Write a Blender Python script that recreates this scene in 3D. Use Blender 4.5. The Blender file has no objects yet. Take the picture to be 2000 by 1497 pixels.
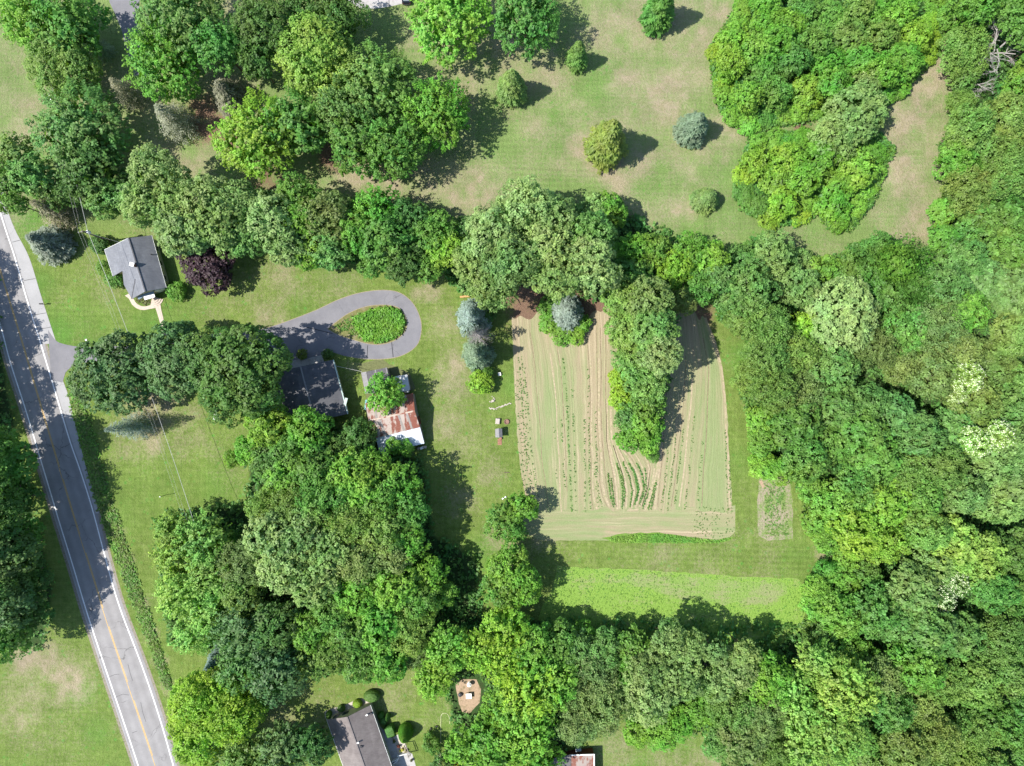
import bpy, math, random
import numpy as np

# ------------------------------------------------------------------ camera, sky, sun
S = bpy.context.scene
H = 138.0                                   # flight height of the drone, metres
cam = bpy.data.cameras.new('camera')
cam_o = bpy.data.objects.new('camera', cam)
S.collection.objects.link(cam_o)
cam.sensor_fit = 'HORIZONTAL'
cam.angle = 2 * math.atan(100.0 / H)
cam.clip_start = 1.0
cam.clip_end = 6000
cam_o.location = (0, 0, H)
cam_o.rotation_euler = (0, 0, 0)
S.camera = cam_o

SUN_EL, SUN_DIR = math.radians(55), math.radians(180 + 9)      # where the sun stands, seen from the ground
sv = (math.cos(SUN_DIR) * math.cos(SUN_EL), math.sin(SUN_DIR) * math.cos(SUN_EL), math.sin(SUN_EL))
w = bpy.data.worlds.new('World'); S.world = w; w.use_nodes = True
nt = w.node_tree; nt.nodes.clear()
sky = nt.nodes.new('ShaderNodeTexSky'); sky.sky_type = 'NISHITA'; sky.sun_disc = False
sky.sun_elevation = SUN_EL
sky.sun_rotation = math.atan2(sv[0], sv[1])
sky.dust_density = 0.6
bg = nt.nodes.new('ShaderNodeBackground'); bg.inputs['Strength'].default_value = 0.12
wo = nt.nodes.new('ShaderNodeOutputWorld')
nt.links.new(sky.outputs[0], bg.inputs[0]); nt.links.new(bg.outputs[0], wo.inputs[0])
sl = bpy.data.lights.new('sun', 'SUN'); sl.energy = 4.4; sl.angle = math.radians(0.53); sl.color = (1.0, 0.955, 0.88)
so = bpy.data.objects.new('sun', sl); S.collection.objects.link(so)
from mathutils import Vector
so.rotation_euler = Vector(sv).to_track_quat('Z', 'Y').to_euler()
so.location = (0, 0, 200)
S.view_settings.view_transform = 'Standard'; S.view_settings.look = 'None'
S.view_settings.gamma = 1.0; S.view_settings.use_curve_mapping = False
S.view_settings.exposure = 1.03
S.cycles.max_bounces = 5; S.cycles.diffuse_bounces = 3; S.cycles.transmission_bounces = 3
S.cycles.transparent_max_bounces = 4

# ------------------------------------------------------------------ helpers
C = S.collection
RND = random.Random(7)

def G(px, py, h=0.0):
    """map survey: plan position of a point of height h (survey sheet units: 10 per metre at the ground)"""
    k = (H - h) / H / 10.0
    return ((px - 1000) * k, (748.5 - py) * k, h)

def link(o, parent=None):
    C.objects.link(o)
    if parent is not None:
        o.parent = parent
    return o

def tag(o, label=None, cat=None, group=None, kind=None):
    if label: o['label'] = label
    if cat: o['category'] = cat
    if group: o['group'] = group
    if kind: o['kind'] = kind
    return o

def empty(name, loc, label, cat, group=None, rz=0):
    o = bpy.data.objects.new(name, None); link(o)
    o.location = loc; o.rotation_euler = (0, 0, rz); o.empty_display_size = 0.5
    return tag(o, label, cat, group)

def mesh_np(name, V, F, mats=(), attrs=None, mat_idx=None, smooth=False, uv=None):
    me = bpy.data.meshes.new(name)
    V = np.asarray(V, dtype=np.float32)
    if isinstance(F, np.ndarray):
        n, k = F.shape
        me.vertices.add(len(V)); me.vertices.foreach_set('co', V.ravel())
        me.loops.add(n * k); me.loops.foreach_set('vertex_index', F.ravel().astype(np.int32))
        me.polygons.add(n)
        me.polygons.foreach_set('loop_start', np.arange(0, n * k, k, dtype=np.int32))
        me.polygons.foreach_set('loop_total', np.full(n, k, dtype=np.int32))
    else:
        me.from_pydata([tuple(map(float, v)) for v in V], [], [tuple(f) for f in F])
    for m in mats: me.materials.append(m)
    if mat_idx is not None: me.polygons.foreach_set('material_index', np.asarray(mat_idx, dtype=np.int32))
    me.update(calc_edges=True)
    if attrs:
        for an, av in attrs.items():
            a = me.attributes.new(an, 'FLOAT', 'POINT'); a.data.foreach_set('value', np.asarray(av, dtype=np.float32))
    if uv is not None:
        ul = me.uv_layers.new(name='UVMap')
        li = np.empty(len(me.loops), dtype=np.int32); me.loops.foreach_get('vertex_index', li)
        ul.data.foreach_set('uv', np.asarray(uv, dtype=np.float32)[li].ravel())
    if smooth: me.polygons.foreach_set('use_smooth', np.ones(len(me.polygons), dtype=bool))
    me.validate()
    return me

class MB:
    """collects verts and faces for one mesh, in world metres"""
    def __init__(s): s.v = []; s.f = []; s.m = []; s.mi = 0
    def add(s, vs, fs):
        b = len(s.v); s.v += [tuple(v) for v in vs]
        for f in fs: s.f.append([b + i for i in f]); s.m.append(s.mi)
        return s
    def slab(s, top, t):
        """polygon of 3D points made solid downward by t"""
        n = len(top); bot = [(x, y, z - t) for x, y, z in top]
        fs = [list(range(n)), [2 * n - 1 - i for i in range(n)]]
        for i in range(n):
            j = (i + 1) % n; fs.append([i, n + i, n + j, j])
        return s.add(list(top) + bot, fs)
    def box(s, c, d, rz=0, bev=0.0):
        x, y, z = c; a, b, h = d[0] / 2, d[1] / 2, d[2] / 2
        ca, sa = math.cos(rz), math.sin(rz)
        e = min(a, b, h) * bev
        P = []
        if e <= 0:
            for zz in (-h, h):
                for (u, v) in ((-a, -b), (a, -b), (a, b), (-a, b)):
                    P.append((x + u * ca - v * sa, y + u * sa + v * ca, z + zz))
            return s.add(P, [[3, 2, 1, 0], [4, 5, 6, 7], [0, 1, 5, 4], [1, 2, 6, 5], [2, 3, 7, 6], [3, 0, 4, 7]])
        for (zz, k) in ((-h, e), (-h + e, 0), (h - e, 0), (h, e)):
            for (u, v) in ((-a + k, -b + k), (a - k, -b + k), (a - k, b - k), (-a + k, b - k)):
                P.append((x + u * ca - v * sa, y + u * sa + v * ca, z + zz))
        F = [[3, 2, 1, 0], [12, 13, 14, 15]]
        for r in range(3):
            for i in range(4):
                j = (i + 1) % 4; F.append([r * 4 + i, r * 4 + j, r * 4 + 4 + j, r * 4 + 4 + i])
        return s.add(P, F)
    def tube(s, pts, rads, n=6, cap=True):
        pts = [Vector(p) for p in pts]
        if not isinstance(rads, (list, tuple)): rads = [rads] * len(pts)
        rings = []; P = []
        for i, p in enumerate(pts):
            d = (pts[min(i + 1, len(pts) - 1)] - pts[max(i - 1, 0)])
            d = d.normalized() if d.length > 1e-9 else Vector((0, 0, 1))
            a = d.orthogonal().normalized() if abs(d.z) > 0.9 else d.cross(Vector((0, 0, 1))).normalized()
            b = d.cross(a)
            for k in range(n):
                t = 2 * math.pi * k / n
                P.append(p + (a * math.cos(t) + b * math.sin(t)) * rads[i])
        F = []
        for i in range(len(pts) - 1):
            for k in range(n):
                j = (k + 1) % n
                F.append([i * n + k, i * n + j, (i + 1) * n + j, (i + 1) * n + k])
        if cap: F.append(list(range(n))[::-1]); F.append([(len(pts) - 1) * n + k for k in range(n)])
        return s.add(P, F)
    def lathe(s, c, prof, n=14, sx=1, sy=1):
        P = []; F = []
        for r, z in prof:
            for k in range(n):
                t = 2 * math.pi * k / n
                P.append((c[0] + r * sx * math.cos(t), c[1] + r * sy * math.sin(t), c[2] + z))
        for i in range(len(prof) - 1):
            for k in range(n):
                j = (k + 1) % n; F.append([i * n + k, i * n + j, (i + 1) * n + j, (i + 1) * n + k])
        F.append(list(range(n))[::-1]); F.append([(len(prof) - 1) * n + k for k in range(n)])
        return s.add(P, F)
    def build(s, name, mats, parent=None, smooth=False):
        if not isinstance(mats, (list, tuple)): mats = [mats]
        off = Vector((0, 0, 0)); inv = 0.0
        if parent is not None:
            p = parent; 
            while p is not None:
                off += Vector(p.location); p = p.parent
        V = [(x - off.x, y - off.y, z - off.z) for x, y, z in s.v]
        me = mesh_np(name, V, s.f, mats, mat_idx=s.m, smooth=smooth)
        return link(bpy.data.objects.new(name, me), parent)

# ------------------------------------------------------------------ materials
def mat(name, rough=0.8, spec=0.3):
    m = bpy.data.materials.new(name); m.use_nodes = True
    n = m.node_tree; b = n.nodes['Principled BSDF']
    b.inputs['Roughness'].default_value = rough
    b.inputs['Specular IOR Level'].default_value = spec
    return m, n, b

class NB:
    """tiny node builder"""
    def __init__(s, nt): s.t = nt; s.L = nt.links
    def node(s, ty, **kw):
        n = s.t.nodes.new(ty)
        for k, v in kw.items(): setattr(n, k, v)
        return n
    def val(s, sock, x):
        if isinstance(x, (int, float)): sock.default_value = x
        elif isinstance(x, tuple): sock.default_value = x if len(x) == 4 else (*x, 1)
        else: s.L.new(x, sock)
    def noise(s, scale, detail=3, rough=0.55, vec=None, dist=0):
        n = s.node('ShaderNodeTexNoise'); n.inputs['Scale'].default_value = scale
        n.inputs['Detail'].default_value = detail; n.inputs['Roughness'].default_value = rough
        n.inputs['Distortion'].default_value = dist
        if vec is not None: s.L.new(vec, n.inputs['Vector'])
        return n.outputs['Fac']
    def ramp(s, x, a, b, lo=0.0, hi=1.0):
        n = s.node('ShaderNodeMapRange'); n.inputs['From Min'].default_value = a; n.inputs['From Max'].default_value = b
        n.inputs['To Min'].default_value = lo; n.inputs['To Max'].default_value = hi
        s.val(n.inputs['Value'], x); return n.outputs[0]
    def mix(s, f, a, b, mode='MIX'):
        n = s.node('ShaderNodeMix', data_type='RGBA', blend_type=mode)
        s.val(n.inputs[0], f); s.val(n.inputs[6], a); s.val(n.inputs[7], b); return n.outputs[2]
    def math(s, op, a, b=0.0, clamp=False):
        n = s.node('ShaderNodeMath', operation=op); n.use_clamp = clamp
        s.val(n.inputs[0], a); s.val(n.inputs[1], b); return n.outputs[0]
    def scale(s, col, f):
        """colour times a scalar"""
        n = s.node('ShaderNodeVectorMath', operation='SCALE'); s.val(n.inputs[0], col)
        s.val(n.inputs['Scale'], f); return n.outputs[0]
    def attr(s, name): n = s.node('ShaderNodeAttribute', attribute_name=name); return n.outputs['Fac']
    def obj(s): return s.node('ShaderNodeTexCoord').outputs['Object']
    def geo(s): return s.node('ShaderNodeNewGeometry').outputs['Position']
    def uv(s): return s.node('ShaderNodeTexCoord').outputs['UV']
    def mapping(s, vec, sc=(1, 1, 1), rz=0):
        n = s.node('ShaderNodeMapping'); s.L.new(vec, n.inputs[0]); n.inputs['Scale'].default_value = sc
        n.inputs['Rotation'].default_value = (0, 0, rz); return n.outputs[0]
    def bump(s, h, dist, bsdf, st=1.0):
        n = s.node('ShaderNodeBump'); n.inputs['Distance'].default_value = dist; n.inputs['Strength'].default_value = st
        s.L.new(h, n.inputs['Height']); s.L.new(n.outputs[0], bsdf.inputs['Normal'])

def plain(name, col, rough=0.7, var=0.25, scale=2.0, spec=0.3, metal=0.0, dirt=None):
    m, n, b = mat(name, rough, spec); k = NB(n); b.inputs['Metallic'].default_value = metal
    f = k.ramp(k.noise(scale, 5, 0.65, k.geo()), 0.3, 0.7, 1 - var, 1 + var)
    c = k.scale(k.mix(0.0, col, col), f)
    if dirt: c = k.mix(k.ramp(k.noise(scale * .35, 4, .6, k.geo()), .52, .68), c, dirt)
    k.L.new(c, b.inputs['Base Color'])
    return m

def leaf_material(name, blossom=False):
    m, n, b = mat(name, 0.55, 0.35); k = NB(n)
    oi = k.node('ShaderNodeObjectInfo')
    t = k.attr('tint')
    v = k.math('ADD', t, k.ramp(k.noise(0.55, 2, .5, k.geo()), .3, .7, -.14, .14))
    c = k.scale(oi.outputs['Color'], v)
    hs = k.node('ShaderNodeHueSaturation'); k.L.new(c, hs.inputs['Color'])
    k.L.new(k.ramp(k.noise(0.22, 2, .5, k.geo()), .3, .7, .476, .519), hs.inputs['Hue'])
    col = hs.outputs[0]
    k.L.new(col, b.inputs['Base Color'])
    tr = k.node('ShaderNodeBsdfTranslucent')
    c2 = k.mix(1.0, col, (1.25, 1.5, .55), 'MULTIPLY'); k.L.new(c2, tr.inputs['Color'])
    ms = k.node('ShaderNodeMixShader'); ms.inputs[0].default_value = 0.38
    k.L.new(b.outputs[0], ms.inputs[1]); k.L.new(tr.outputs[0], ms.inputs[2])
    out = n.nodes['Material Output']; k.L.new(ms.outputs[0], out.inputs['Surface'])
    return m

M = {}
M['leaf'] = leaf_material('foliage')
M['blossom'] = plain('blossom', (.66, .72, .46), .6, .2)
M['bark'] = plain('bark', (.11, .085, .06), .9, .35, 3)
M['deadwood'] = plain('weathered_wood', (.27, .25, .24), .85, .2, 3)

# ------------------------------------------------------------------ foliage meshes
def unit(v): return v / np.maximum(np.linalg.norm(v, axis=1, keepdims=True), 1e-9)

def cards(P, N, A, L, W):
    """rhombic leaf sprays: positions, facing normals, long axes, lengths, widths"""
    N = unit(N); A = unit(A - N * (A * N).sum(1, keepdims=True)); B = np.cross(N, A)
    L = L[:, None]; W = W[:, None]
    n = len(P)
    V = np.empty((n, 4, 3))
    V[:, 0] = P - A * L * .42
    V[:, 1] = P + B * W * .5 + N * W * .12
    V[:, 2] = P + A * L * .58 - N * L * .08
    V[:, 3] = P - B * W * .5 + N * W * .12
    F = np.arange(n * 4).reshape(n, 4)
    return V.reshape(-1, 3), F

def leafmesh(name, parts, mats, tints, mi=None):
    V = []; F = []; b = 0; T = []; I = []
    for q, (v, f) in enumerate(parts):
        V.append(v); F.append(f + b); b += len(v); T.append(np.repeat(tints[q], 4))
        I.append(np.full(len(f), 0 if mi is None else mi[q]))
    return mesh_np(name, np.concatenate(V), np.concatenate(F), mats, {'tint': np.concatenate(T)}, mat_idx=np.concatenate(I))

def expand(rng, Cc, D, m, rad, along, leaf, jit, up=0.8, droop=0.0, droopfun=None):
    """grow m leaf cards round every clump centre"""
    k = len(Cc); idx = np.repeat(np.arange(k), m)
    D = unit(D); d = D[idx]
    off = rng.normal(size=(k * m, 3)) * rad * .55
    off -= d * (off * d).sum(1, keepdims=True) * .5
    s = rng.uniform(-.3, 1, k * m)[:, None]
    P = Cc[idx] + off * (1.15 - .75 * np.clip(s, 0, 1)) + d * s * along
    A = d + rng.normal(size=(k * m, 3)) * .55 + np.array([0, 0, -droop])
    N = d * .8 + np.array([0, 0, up]) + rng.normal(size=(k * m, 3)) * jit
    L = leaf * rng.uniform(.7, 1.35, k * m); W = L * rng.uniform(.5, .8, k * m)
    tc = rng.normal(1, .13, k)[idx] + rng.normal(0, .10, k * m)
    return cards(P, N, A, L, W), np.clip(tc, .5, 1.6)

def sphere_dirs(rng, n, zmin=-.35):
    z = rng.uniform(zmin, 1, n); t = rng.uniform(0, 2 * np.pi, n); r = np.sqrt(1 - z * z)
    return np.stack([r * np.cos(t), r * np.sin(t), z], 1)

def crown_proto(kind, R, seed):
    """crown centred on the origin, radius about R, half-height .8 R"""
    rng = np.random.default_rng(seed)
    ry = .8 * R; S3 = np.array([1, 1, .8])
    parts = []; tints = []
    if kind in ('puffy', 'fine', 'shrub', 'blossom'):
        K = {'puffy': int(6 + R * R * 1.0), 'blossom': int(7 + R * 2.2), 'fine': int(8 + R * R * 1.1), 'shrub': int(7 + R * 3.2)}[kind]
        if R > 6: K = int(K * .72)
        lr = {'puffy': (.19, .33), 'blossom': (.22, .36), 'fine': (.17, .29), 'shrub': (.22, .36)}[kind]
        if R < 3: lr = (.27, .40)
        # spread the boughs evenly, then disturb them
        cen = [np.zeros(3)]; rad = [R * .66]
        golden = np.pi * (3 - 5 ** .5)
        lopx = rng.uniform(.86, 1.12, 2)
        for i in range(K):
            z = 1 - (i + .5) / K * 1.35; r = math.sqrt(max(0, 1 - z * z)); t = golden * i + rng.normal(0, .35)
            q = rng.uniform(*lr); reach = R * (1 - q) * rng.uniform(.86, 1.08)
            cen.append(np.array([r * math.cos(t) * lopx[0], r * math.sin(t) * lopx[1], z * .8]) * reach); rad.append(R * q)
        cen = np.array(cen); rad = np.array(rad)
        dens = {'puffy': 1.25, 'blossom': 1.25, 'fine': 1.5, 'shrub': 2.3}[kind]
        if R < 3.2: dens *= 1.9
        Cs = []; Ds = []
        for c, q in zip(cen, rad):
            n = int(4 * math.pi * q * q * dens * (.85 if q > .5 * R else 1)) + 6
            d = sphere_dirs(rng, n, -.55)
            wob = 1 + .10 * np.sin(d[:, 0:1] * 6 + c[0]) + .10 * np.sin(d[:, 1:2] * 7 + c[1])
            Cs.append(c + d * q * wob * rng.uniform(.86, 1.05, (n, 1))); Ds.append(d)
        Cc = np.concatenate(Cs); D = np.concatenate(Ds)
        # drop the clumps buried inside other boughs
        dd = np.linalg.norm(Cc[:, None] - cen[None], axis=2) / rad[None]
        keep = dd.min(1) > .83
        Cc = Cc[keep]; D = D[keep]
        leaf, m, rd, jit = {'puffy': (.36, 13, .44, .36), 'blossom': (.36, 13, .44, .36), 'fine': (.30, 12, .5, .46), 'shrub': (.31, 9, .34, .4)}[kind]
        leaf *= rng.uniform(.84, 1.22); jit *= rng.uniform(.8, 1.25)
        if R < 3.2: leaf *= .8; rd *= .8
        p, t = expand(rng, Cc, D, m, rd, rd * .9, leaf, jit)
        parts.append(p); tints.append(t)
        mi = [0]
        if kind == 'blossom':
            up = D[:, 2] > .05
            c2 = Cc[up]; d2 = D[up]
            p, t = expand(rng, c2 + d2 * .28, d2, 4, .4, .3, .26, .5); parts.append(p); tints.append(t); mi.append(1)
    elif kind in ('maple', 'willow'):
        n = int(2.6 * math.pi * R * R * (1.05 if kind == 'maple' else .9)) + 20
        if R < 3.2: n = int(n * 1.7)
        d = sphere_dirs(rng, n, -.5)
        ph = rng.uniform(0, 6, 6)
        lob = .80 + .10 * np.sin(3 * np.arctan2(d[:, 1], d[:, 0]) + ph[0]) * (1 - abs(d[:, 2])) \
            + .055 * np.sin(5 * d[:, 0] * 1.6 + ph[1]) + .055 * np.sin(6 * d[:, 1] * 1.5 + ph[2]) + .05 * np.sin(9 * d[:, 2] + ph[3]) + .05 * np.sin(11 * d[:, 0] + 8 * d[:, 1] + ph[4])
        # boughs: pull the sprays into ridges with hollows between them
        nb = 26; bd = sphere_dirs(rng, nb, -.3)
        dots = d @ bd.T; best = dots.max(1)
        lob = lob + .22 * (best - .86)
        lob *= rng.uniform(.9, 1.06, n)
        Cc = d * lob[:, None] * R * S3
        D = d * S3 + np.array([0, 0, .45]) + .8 * (bd[dots.argmax(1)] - d) * .5 + rng.normal(size=(n, 3)) * .22
        if kind == 'willow': D = d * .5 + np.array([.9, .45, -.1]) + rng.normal(size=(n, 3)) * .2
        sc = 1 if R > 3.2 else .75
        p, t = expand(rng, Cc, D, 15, .35 * sc, (1.05 if kind == 'maple' else 1.5) * sc, .37 * sc, .34, up=.75)
        parts.append(p); tints.append(t); mi = [0]
    if kind != 'spruce':
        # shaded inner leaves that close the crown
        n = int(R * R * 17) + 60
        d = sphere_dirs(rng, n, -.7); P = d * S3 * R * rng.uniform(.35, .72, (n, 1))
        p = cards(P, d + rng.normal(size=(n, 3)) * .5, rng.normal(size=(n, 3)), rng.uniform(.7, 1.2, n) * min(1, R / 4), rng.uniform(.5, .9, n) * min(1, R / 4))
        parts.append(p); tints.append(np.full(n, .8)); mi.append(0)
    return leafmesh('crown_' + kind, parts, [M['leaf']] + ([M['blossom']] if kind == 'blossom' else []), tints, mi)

def spruce_proto(seed, sparse=False, fat=False):
    """unit conifer: radius 1, height 1, base at the origin; scaled per tree. built for about 3.5 m radius, 9 m height"""
    rng = np.random.default_rng(seed); R = 3.3; Hh = 8.5
    P = []; A = []; N = []; L = []; T = []
    tiers = 30 if not sparse else 20
    for i in range(tiers):
        z = (i + rng.uniform(0, .6)) / tiers
        prof = (1 - z) ** (.62 if fat else .85) * (.96 + .04 * math.sin(i * 2.1))
        if z < .12: prof *= .8 + z * 1.6
        nb = max(5, int(2 * math.pi * prof * R / (.72 if not sparse else 1.1)))
        t0 = rng.uniform(0, 6.28)
        for b in range(nb):
            t = t0 + 2 * math.pi * b / nb + rng.normal(0, .12); ln = prof * R * (rng.uniform(.66, 1.14) + .07 * math.sin(3 * t + i * .35))
            dv = np.array([math.cos(t), math.sin(t), 0]); side = np.array([-dv[1], dv[0], 0])
            tint = rng.normal(1, .14)
            s0 = .0 if sparse else max(0, ln - 1.9)
            k = int((ln - s0) / (.19 if not sparse else .40)) + 2
            for q in range(k):
                s = s0 + (ln - s0) * (q + 1) / k
                zz = z * Hh + .10 * s - .055 * s * s + rng.normal(0, .04)
                for sg in (-1, 1):
                    P.append(dv * s + side * sg * (.10 + .16 * (1 - q / k)) + [0, 0, zz])
                    A.append(dv * .9 + side * sg * .75 + [0, 0, .12]); N.append(np.array([0, 0, 1.0]) + dv * .45 + rng.normal(size=3) * .28)
                    L.append(.46 * rng.uniform(.7, 1.3)); T.append(tint + rng.normal(0, .07))
    P = np.array(P); L = np.array(L)
    p = cards(P, np.array(N), np.array(A), L, L * (.42 if not sparse else .3))
    v = p[0] / np.array([R, R, Hh])
    return leafmesh('crown_spruce', [(v, p[1])], [M['leaf']], [np.clip(np.array(T), .5, 1.6)])

def trunk_proto(seed):
    """unit trunk with limbs: height 1, limb reach 1"""
    rng = random.Random(seed); mb = MB()
    pts = [(0, 0, -.02)]; x = y = 0
    for i in range(1, 6):
        x += rng.uniform(-.02, .02); y += rng.uniform(-.02, .02); pts.append((x, y, i / 5 * .95))
    mb.tube(pts, [.055, .042, .036, .028, .018, .008], 7)
    for k in range(7):
        t = k * 2.4 + rng.uniform(-.4, .4); z0 = rng.uniform(.32, .62); r = rng.uniform(.5, .75); z1 = z0 + rng.uniform(.12, .3)
        mb.tube([(x * .5, y * .5, z0), (r * .5 * math.cos(t), r * .5 * math.sin(t), (z0 + z1) / 2 + .03), (r * math.cos(t + .15), r * math.sin(t + .15), z1)], [.02, .013, .005], 5)
    return mesh_np('trunk', mb.v, mb.f, [M['bark']])

def bare_proto(seed, spread=1.0, levels=4, up=.5, r0=.017, name='branches'):
    """unit leafless tree: height 1, reach about .5"""
    rng = random.Random(seed); mb = MB()
    def grow(p, d, ln, r, lv):
        mid = p + d * ln * .5 + Vector((rng.uniform(-1, 1), rng.uniform(-1, 1), rng.uniform(-1, 1))) * ln * .06
        e = p + d * ln + Vector((rng.uniform(-1, 1), rng.uniform(-1, 1), rng.uniform(-.5, 1))) * ln * .08
        mb.tube([p, mid, e], [r, r * .8, r * .55], 4 if lv > 1 else 3, cap=False)
        if lv == 0: return
        for k in range(rng.choice((3, 4, 4))):
            q = rng.uniform(.35, 1)
            base = p.lerp(e, q)
            nd = (d + Vector((rng.gauss(0, 1), rng.gauss(0, 1), rng.gauss(0, .5) + .1 * up)) * .62 * spread).normalized()
            grow(base, nd, ln * rng.uniform(.5, .72), r * .5, lv - 1)
    grow(Vector((0, 0, 0)), Vector((0, 0, 1)), .30, r0, 0)
    for k in range(7):
        t = k * 2.39 + rng.uniform(-.3, .3)
        grow(Vector((0, 0, .12 + k * .05)), Vector((math.cos(t) * spread, math.sin(t) * spread, up)).normalized(), .24, r0 * .55, levels - 1)
    return mesh_np(name, mb.v, mb.f, [M['deadwood']])

def bare_conifer_proto(seed):
    """dead spruce: straight stem with many bare radiating branches, unit size"""
    rng = random.Random(seed); mb = MB()
    mb.tube([(0, 0, 0), (0, 0, .5), (0, 0, 1)], [.035, .02, .004], 6)
    for i in range(120):
        z = .06 + .92 * i / 120; t = i * 2.4 + rng.uniform(-.3, .3); r = (1 - z) ** .7 * rng.uniform(.75, 1.05)
        e = (r * math.cos(t), r * math.sin(t), z + .02)
        mb.tube([(0, 0, z), (e[0] * .5, e[1] * .5, z + .03), e], [.012, .009, .004], 3, cap=False)
        for q in range(7):
            s = rng.uniform(.3, 1); u = t + rng.choice((-1, 1)) * rng.uniform(.35, .8); l = rng.uniform(.12, .26) * r + .02
            b = (e[0] * s, e[1] * s, z + .02)
            mb.tube([b, (b[0] + l * math.cos(u), b[1] + l * math.sin(u), z + rng.uniform(-.01, .03))], [.006, .003], 3, cap=False)
    return mesh_np('bare_branches', mb.v, mb.f, [M['deadwood']])

PROTO = {}
def protos():
    sd = 1
    for kind, spec in {'puffy': ((7.0, 5), (4.4, 5), (2.4, 3)), 'maple': ((7.0, 5), (4.4, 4), (2.4, 2)), 'fine': ((7.0, 3), (4.4, 3)),
                       'shrub': ((4.4, 3), (2.4, 4)), 'blossom': ((4.4, 2),), 'willow': ((4.4, 2),)}.items():
        PROTO[kind] = []
        for R, n in spec:
            for i in range(n):
                PROTO[kind].append((R, crown_proto(kind, R, sd))); sd += 1
    PROTO['spruce'] = [spruce_proto(50 + i) for i in range(3)]
    PROTO['conifer'] = [spruce_proto(60 + i, fat=True) for i in range(2)]
    PROTO['thin'] = [spruce_proto(70 + i, sparse=True) for i in range(2)]
    PROTO['trunk'] = [trunk_proto(80 + i) for i in range(4)]
    PROTO['bare'] = [bare_proto(90, 1.0), bare_proto(91, 1.1)]
    PROTO['barecon'] = [bare_conifer_proto(95)]
protos()

# ------------------------------------------------------------------ leaf colours (reflectance)
COL = dict(
    lime=(0.205, 0.371, 0.037), bright=(0.175, 0.349, 0.044), vivid=(0.129, 0.300, 0.035), mid=(0.112, 0.253, 0.042), deep=(0.082, 0.180, 0.037),
    blue=(0.091, 0.185, 0.060), jade=(0.131, 0.262, 0.060), sage=(0.185, 0.300, 0.085), pale=(0.228, 0.332, 0.109), olive=(0.154, 0.267, 0.052),
    drab=(0.166, 0.245, 0.069), yellow=(0.222, 0.365, 0.060), gold=(0.193, 0.262, 0.054), sprucey=(.23, .29, .255), spruceg=(.16, .24, .165), purple=(.058, .030, .040),
    grey=(.27, .265, .18), light=(0.211, 0.371, 0.073), fresh=(0.181, 0.327, 0.073))

STY = {'P': 'puffy', 'M': 'maple', 'F': 'fine', 'U': 'shrub', 'W': 'willow', 'L': 'blossom', 'S': 'spruce', 'C': 'conifer', 'T': 'thin', 'D': 'bare', 'E': 'barecon'}
TREES = []        # every plant with its survey record
def T(x, y, r, h, sty, col, label=None, group=None):
    TREES.append(dict(x=x, y=y, r=r, h=h, s=STY[sty], c=col, label=label, group=group))
# --- upper left: roadside maples and conifers
T(60, 38, 62, 14, 'M', 'bright', 'big bright green maple in the top left corner of the photo')
T(140, 48, 60, 15, 'M', 'mid', 'broad mid green maple left of the top left driveway')
T(128, 128, 70, 12, 'F', 'olive', 'loose grey-green broad tree below the top left corner maples')
T(158, 255, 84, 15, 'M', 'jade', 'large dark bluish maple standing alone on the left lawn above the road trees')
T(182, 330, 58, 13, 'M', 'deep', 'dark lower half tree joined to the large bluish maple')
T(192, 92, 22, 9, 'T', 'spruceg', 'thin silvery conifer tucked beside the top left driveway')
T(248, 180, 32, 9, 'T', 'grey', 'brownish sparse conifer between the maples left of the top driveway')
T(448, 187, 32, 9, 'C', 'grey', 'olive brown round conifer between the big top maples')
T(340, 235, 42, 11, 'T', 'grey', 'thin half dead conifer above the bare brown ground')
T(318, 122, 70, 15, 'M', 'vivid', 'vivid green maple right of the top left driveway')
T(360, 40, 82, 16, 'M', 'jade', 'very wide maple touching the top edge, right of the driveway')
T(432, 92, 46, 15, 'M', 'mid', 'mid green maple bough tree below the wide top edge maple')
T(520, 55, 62, 15, 'P', 'deep', 'dark green tree between the wide maple and the yellow-green tree')
T(500, 118, 36, 13, 'P', 'deep', 'dark green smaller tree left of the yellow-green tree')
T(660, 38, 55, 13, 'F', 'deep', 'dark smooth crowned tree right below the top concrete pad')
T(588, 12, 34, 12, 'P', 'deep', 'dark tree cut by the top edge left of the concrete pad')
T(618, 115, 80, 15, 'F', 'yellow', 'soft yellow-green round tree below the concrete pad')
T(500, 268, 74, 15, 'M', 'bright', 'bright yellow-green maple with brown ground on its left')
T(585, 245, 56, 14, 'M', 'mid', 'darker maple on the right flank of the bright yellow-green maple')
T(735, 165, 74, 15, 'M', 'jade', 'grey-green maple at the top of the central maple clump')
T(683, 222, 62, 15, 'M', 'jade', 'left maple of the central clump beside the yellow-green tree')
T(700, 285, 56, 14, 'M', 'mid', 'low left maple of the central clump')
T(770, 290, 62, 15, 'M', 'mid', 'bottom maple of the central clump above the hedgerow')
T(857, 222, 64, 14, 'M', 'vivid', 'rounded vivid green maple at the right of the central clump')
T(880, 40, 76, 15, 'M', 'bright', 'bright green maple at the top edge left of centre meadow')
T(1028, 35, 66, 15, 'M', 'mid', 'dark green maple at the top edge beside the bright one')
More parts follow.
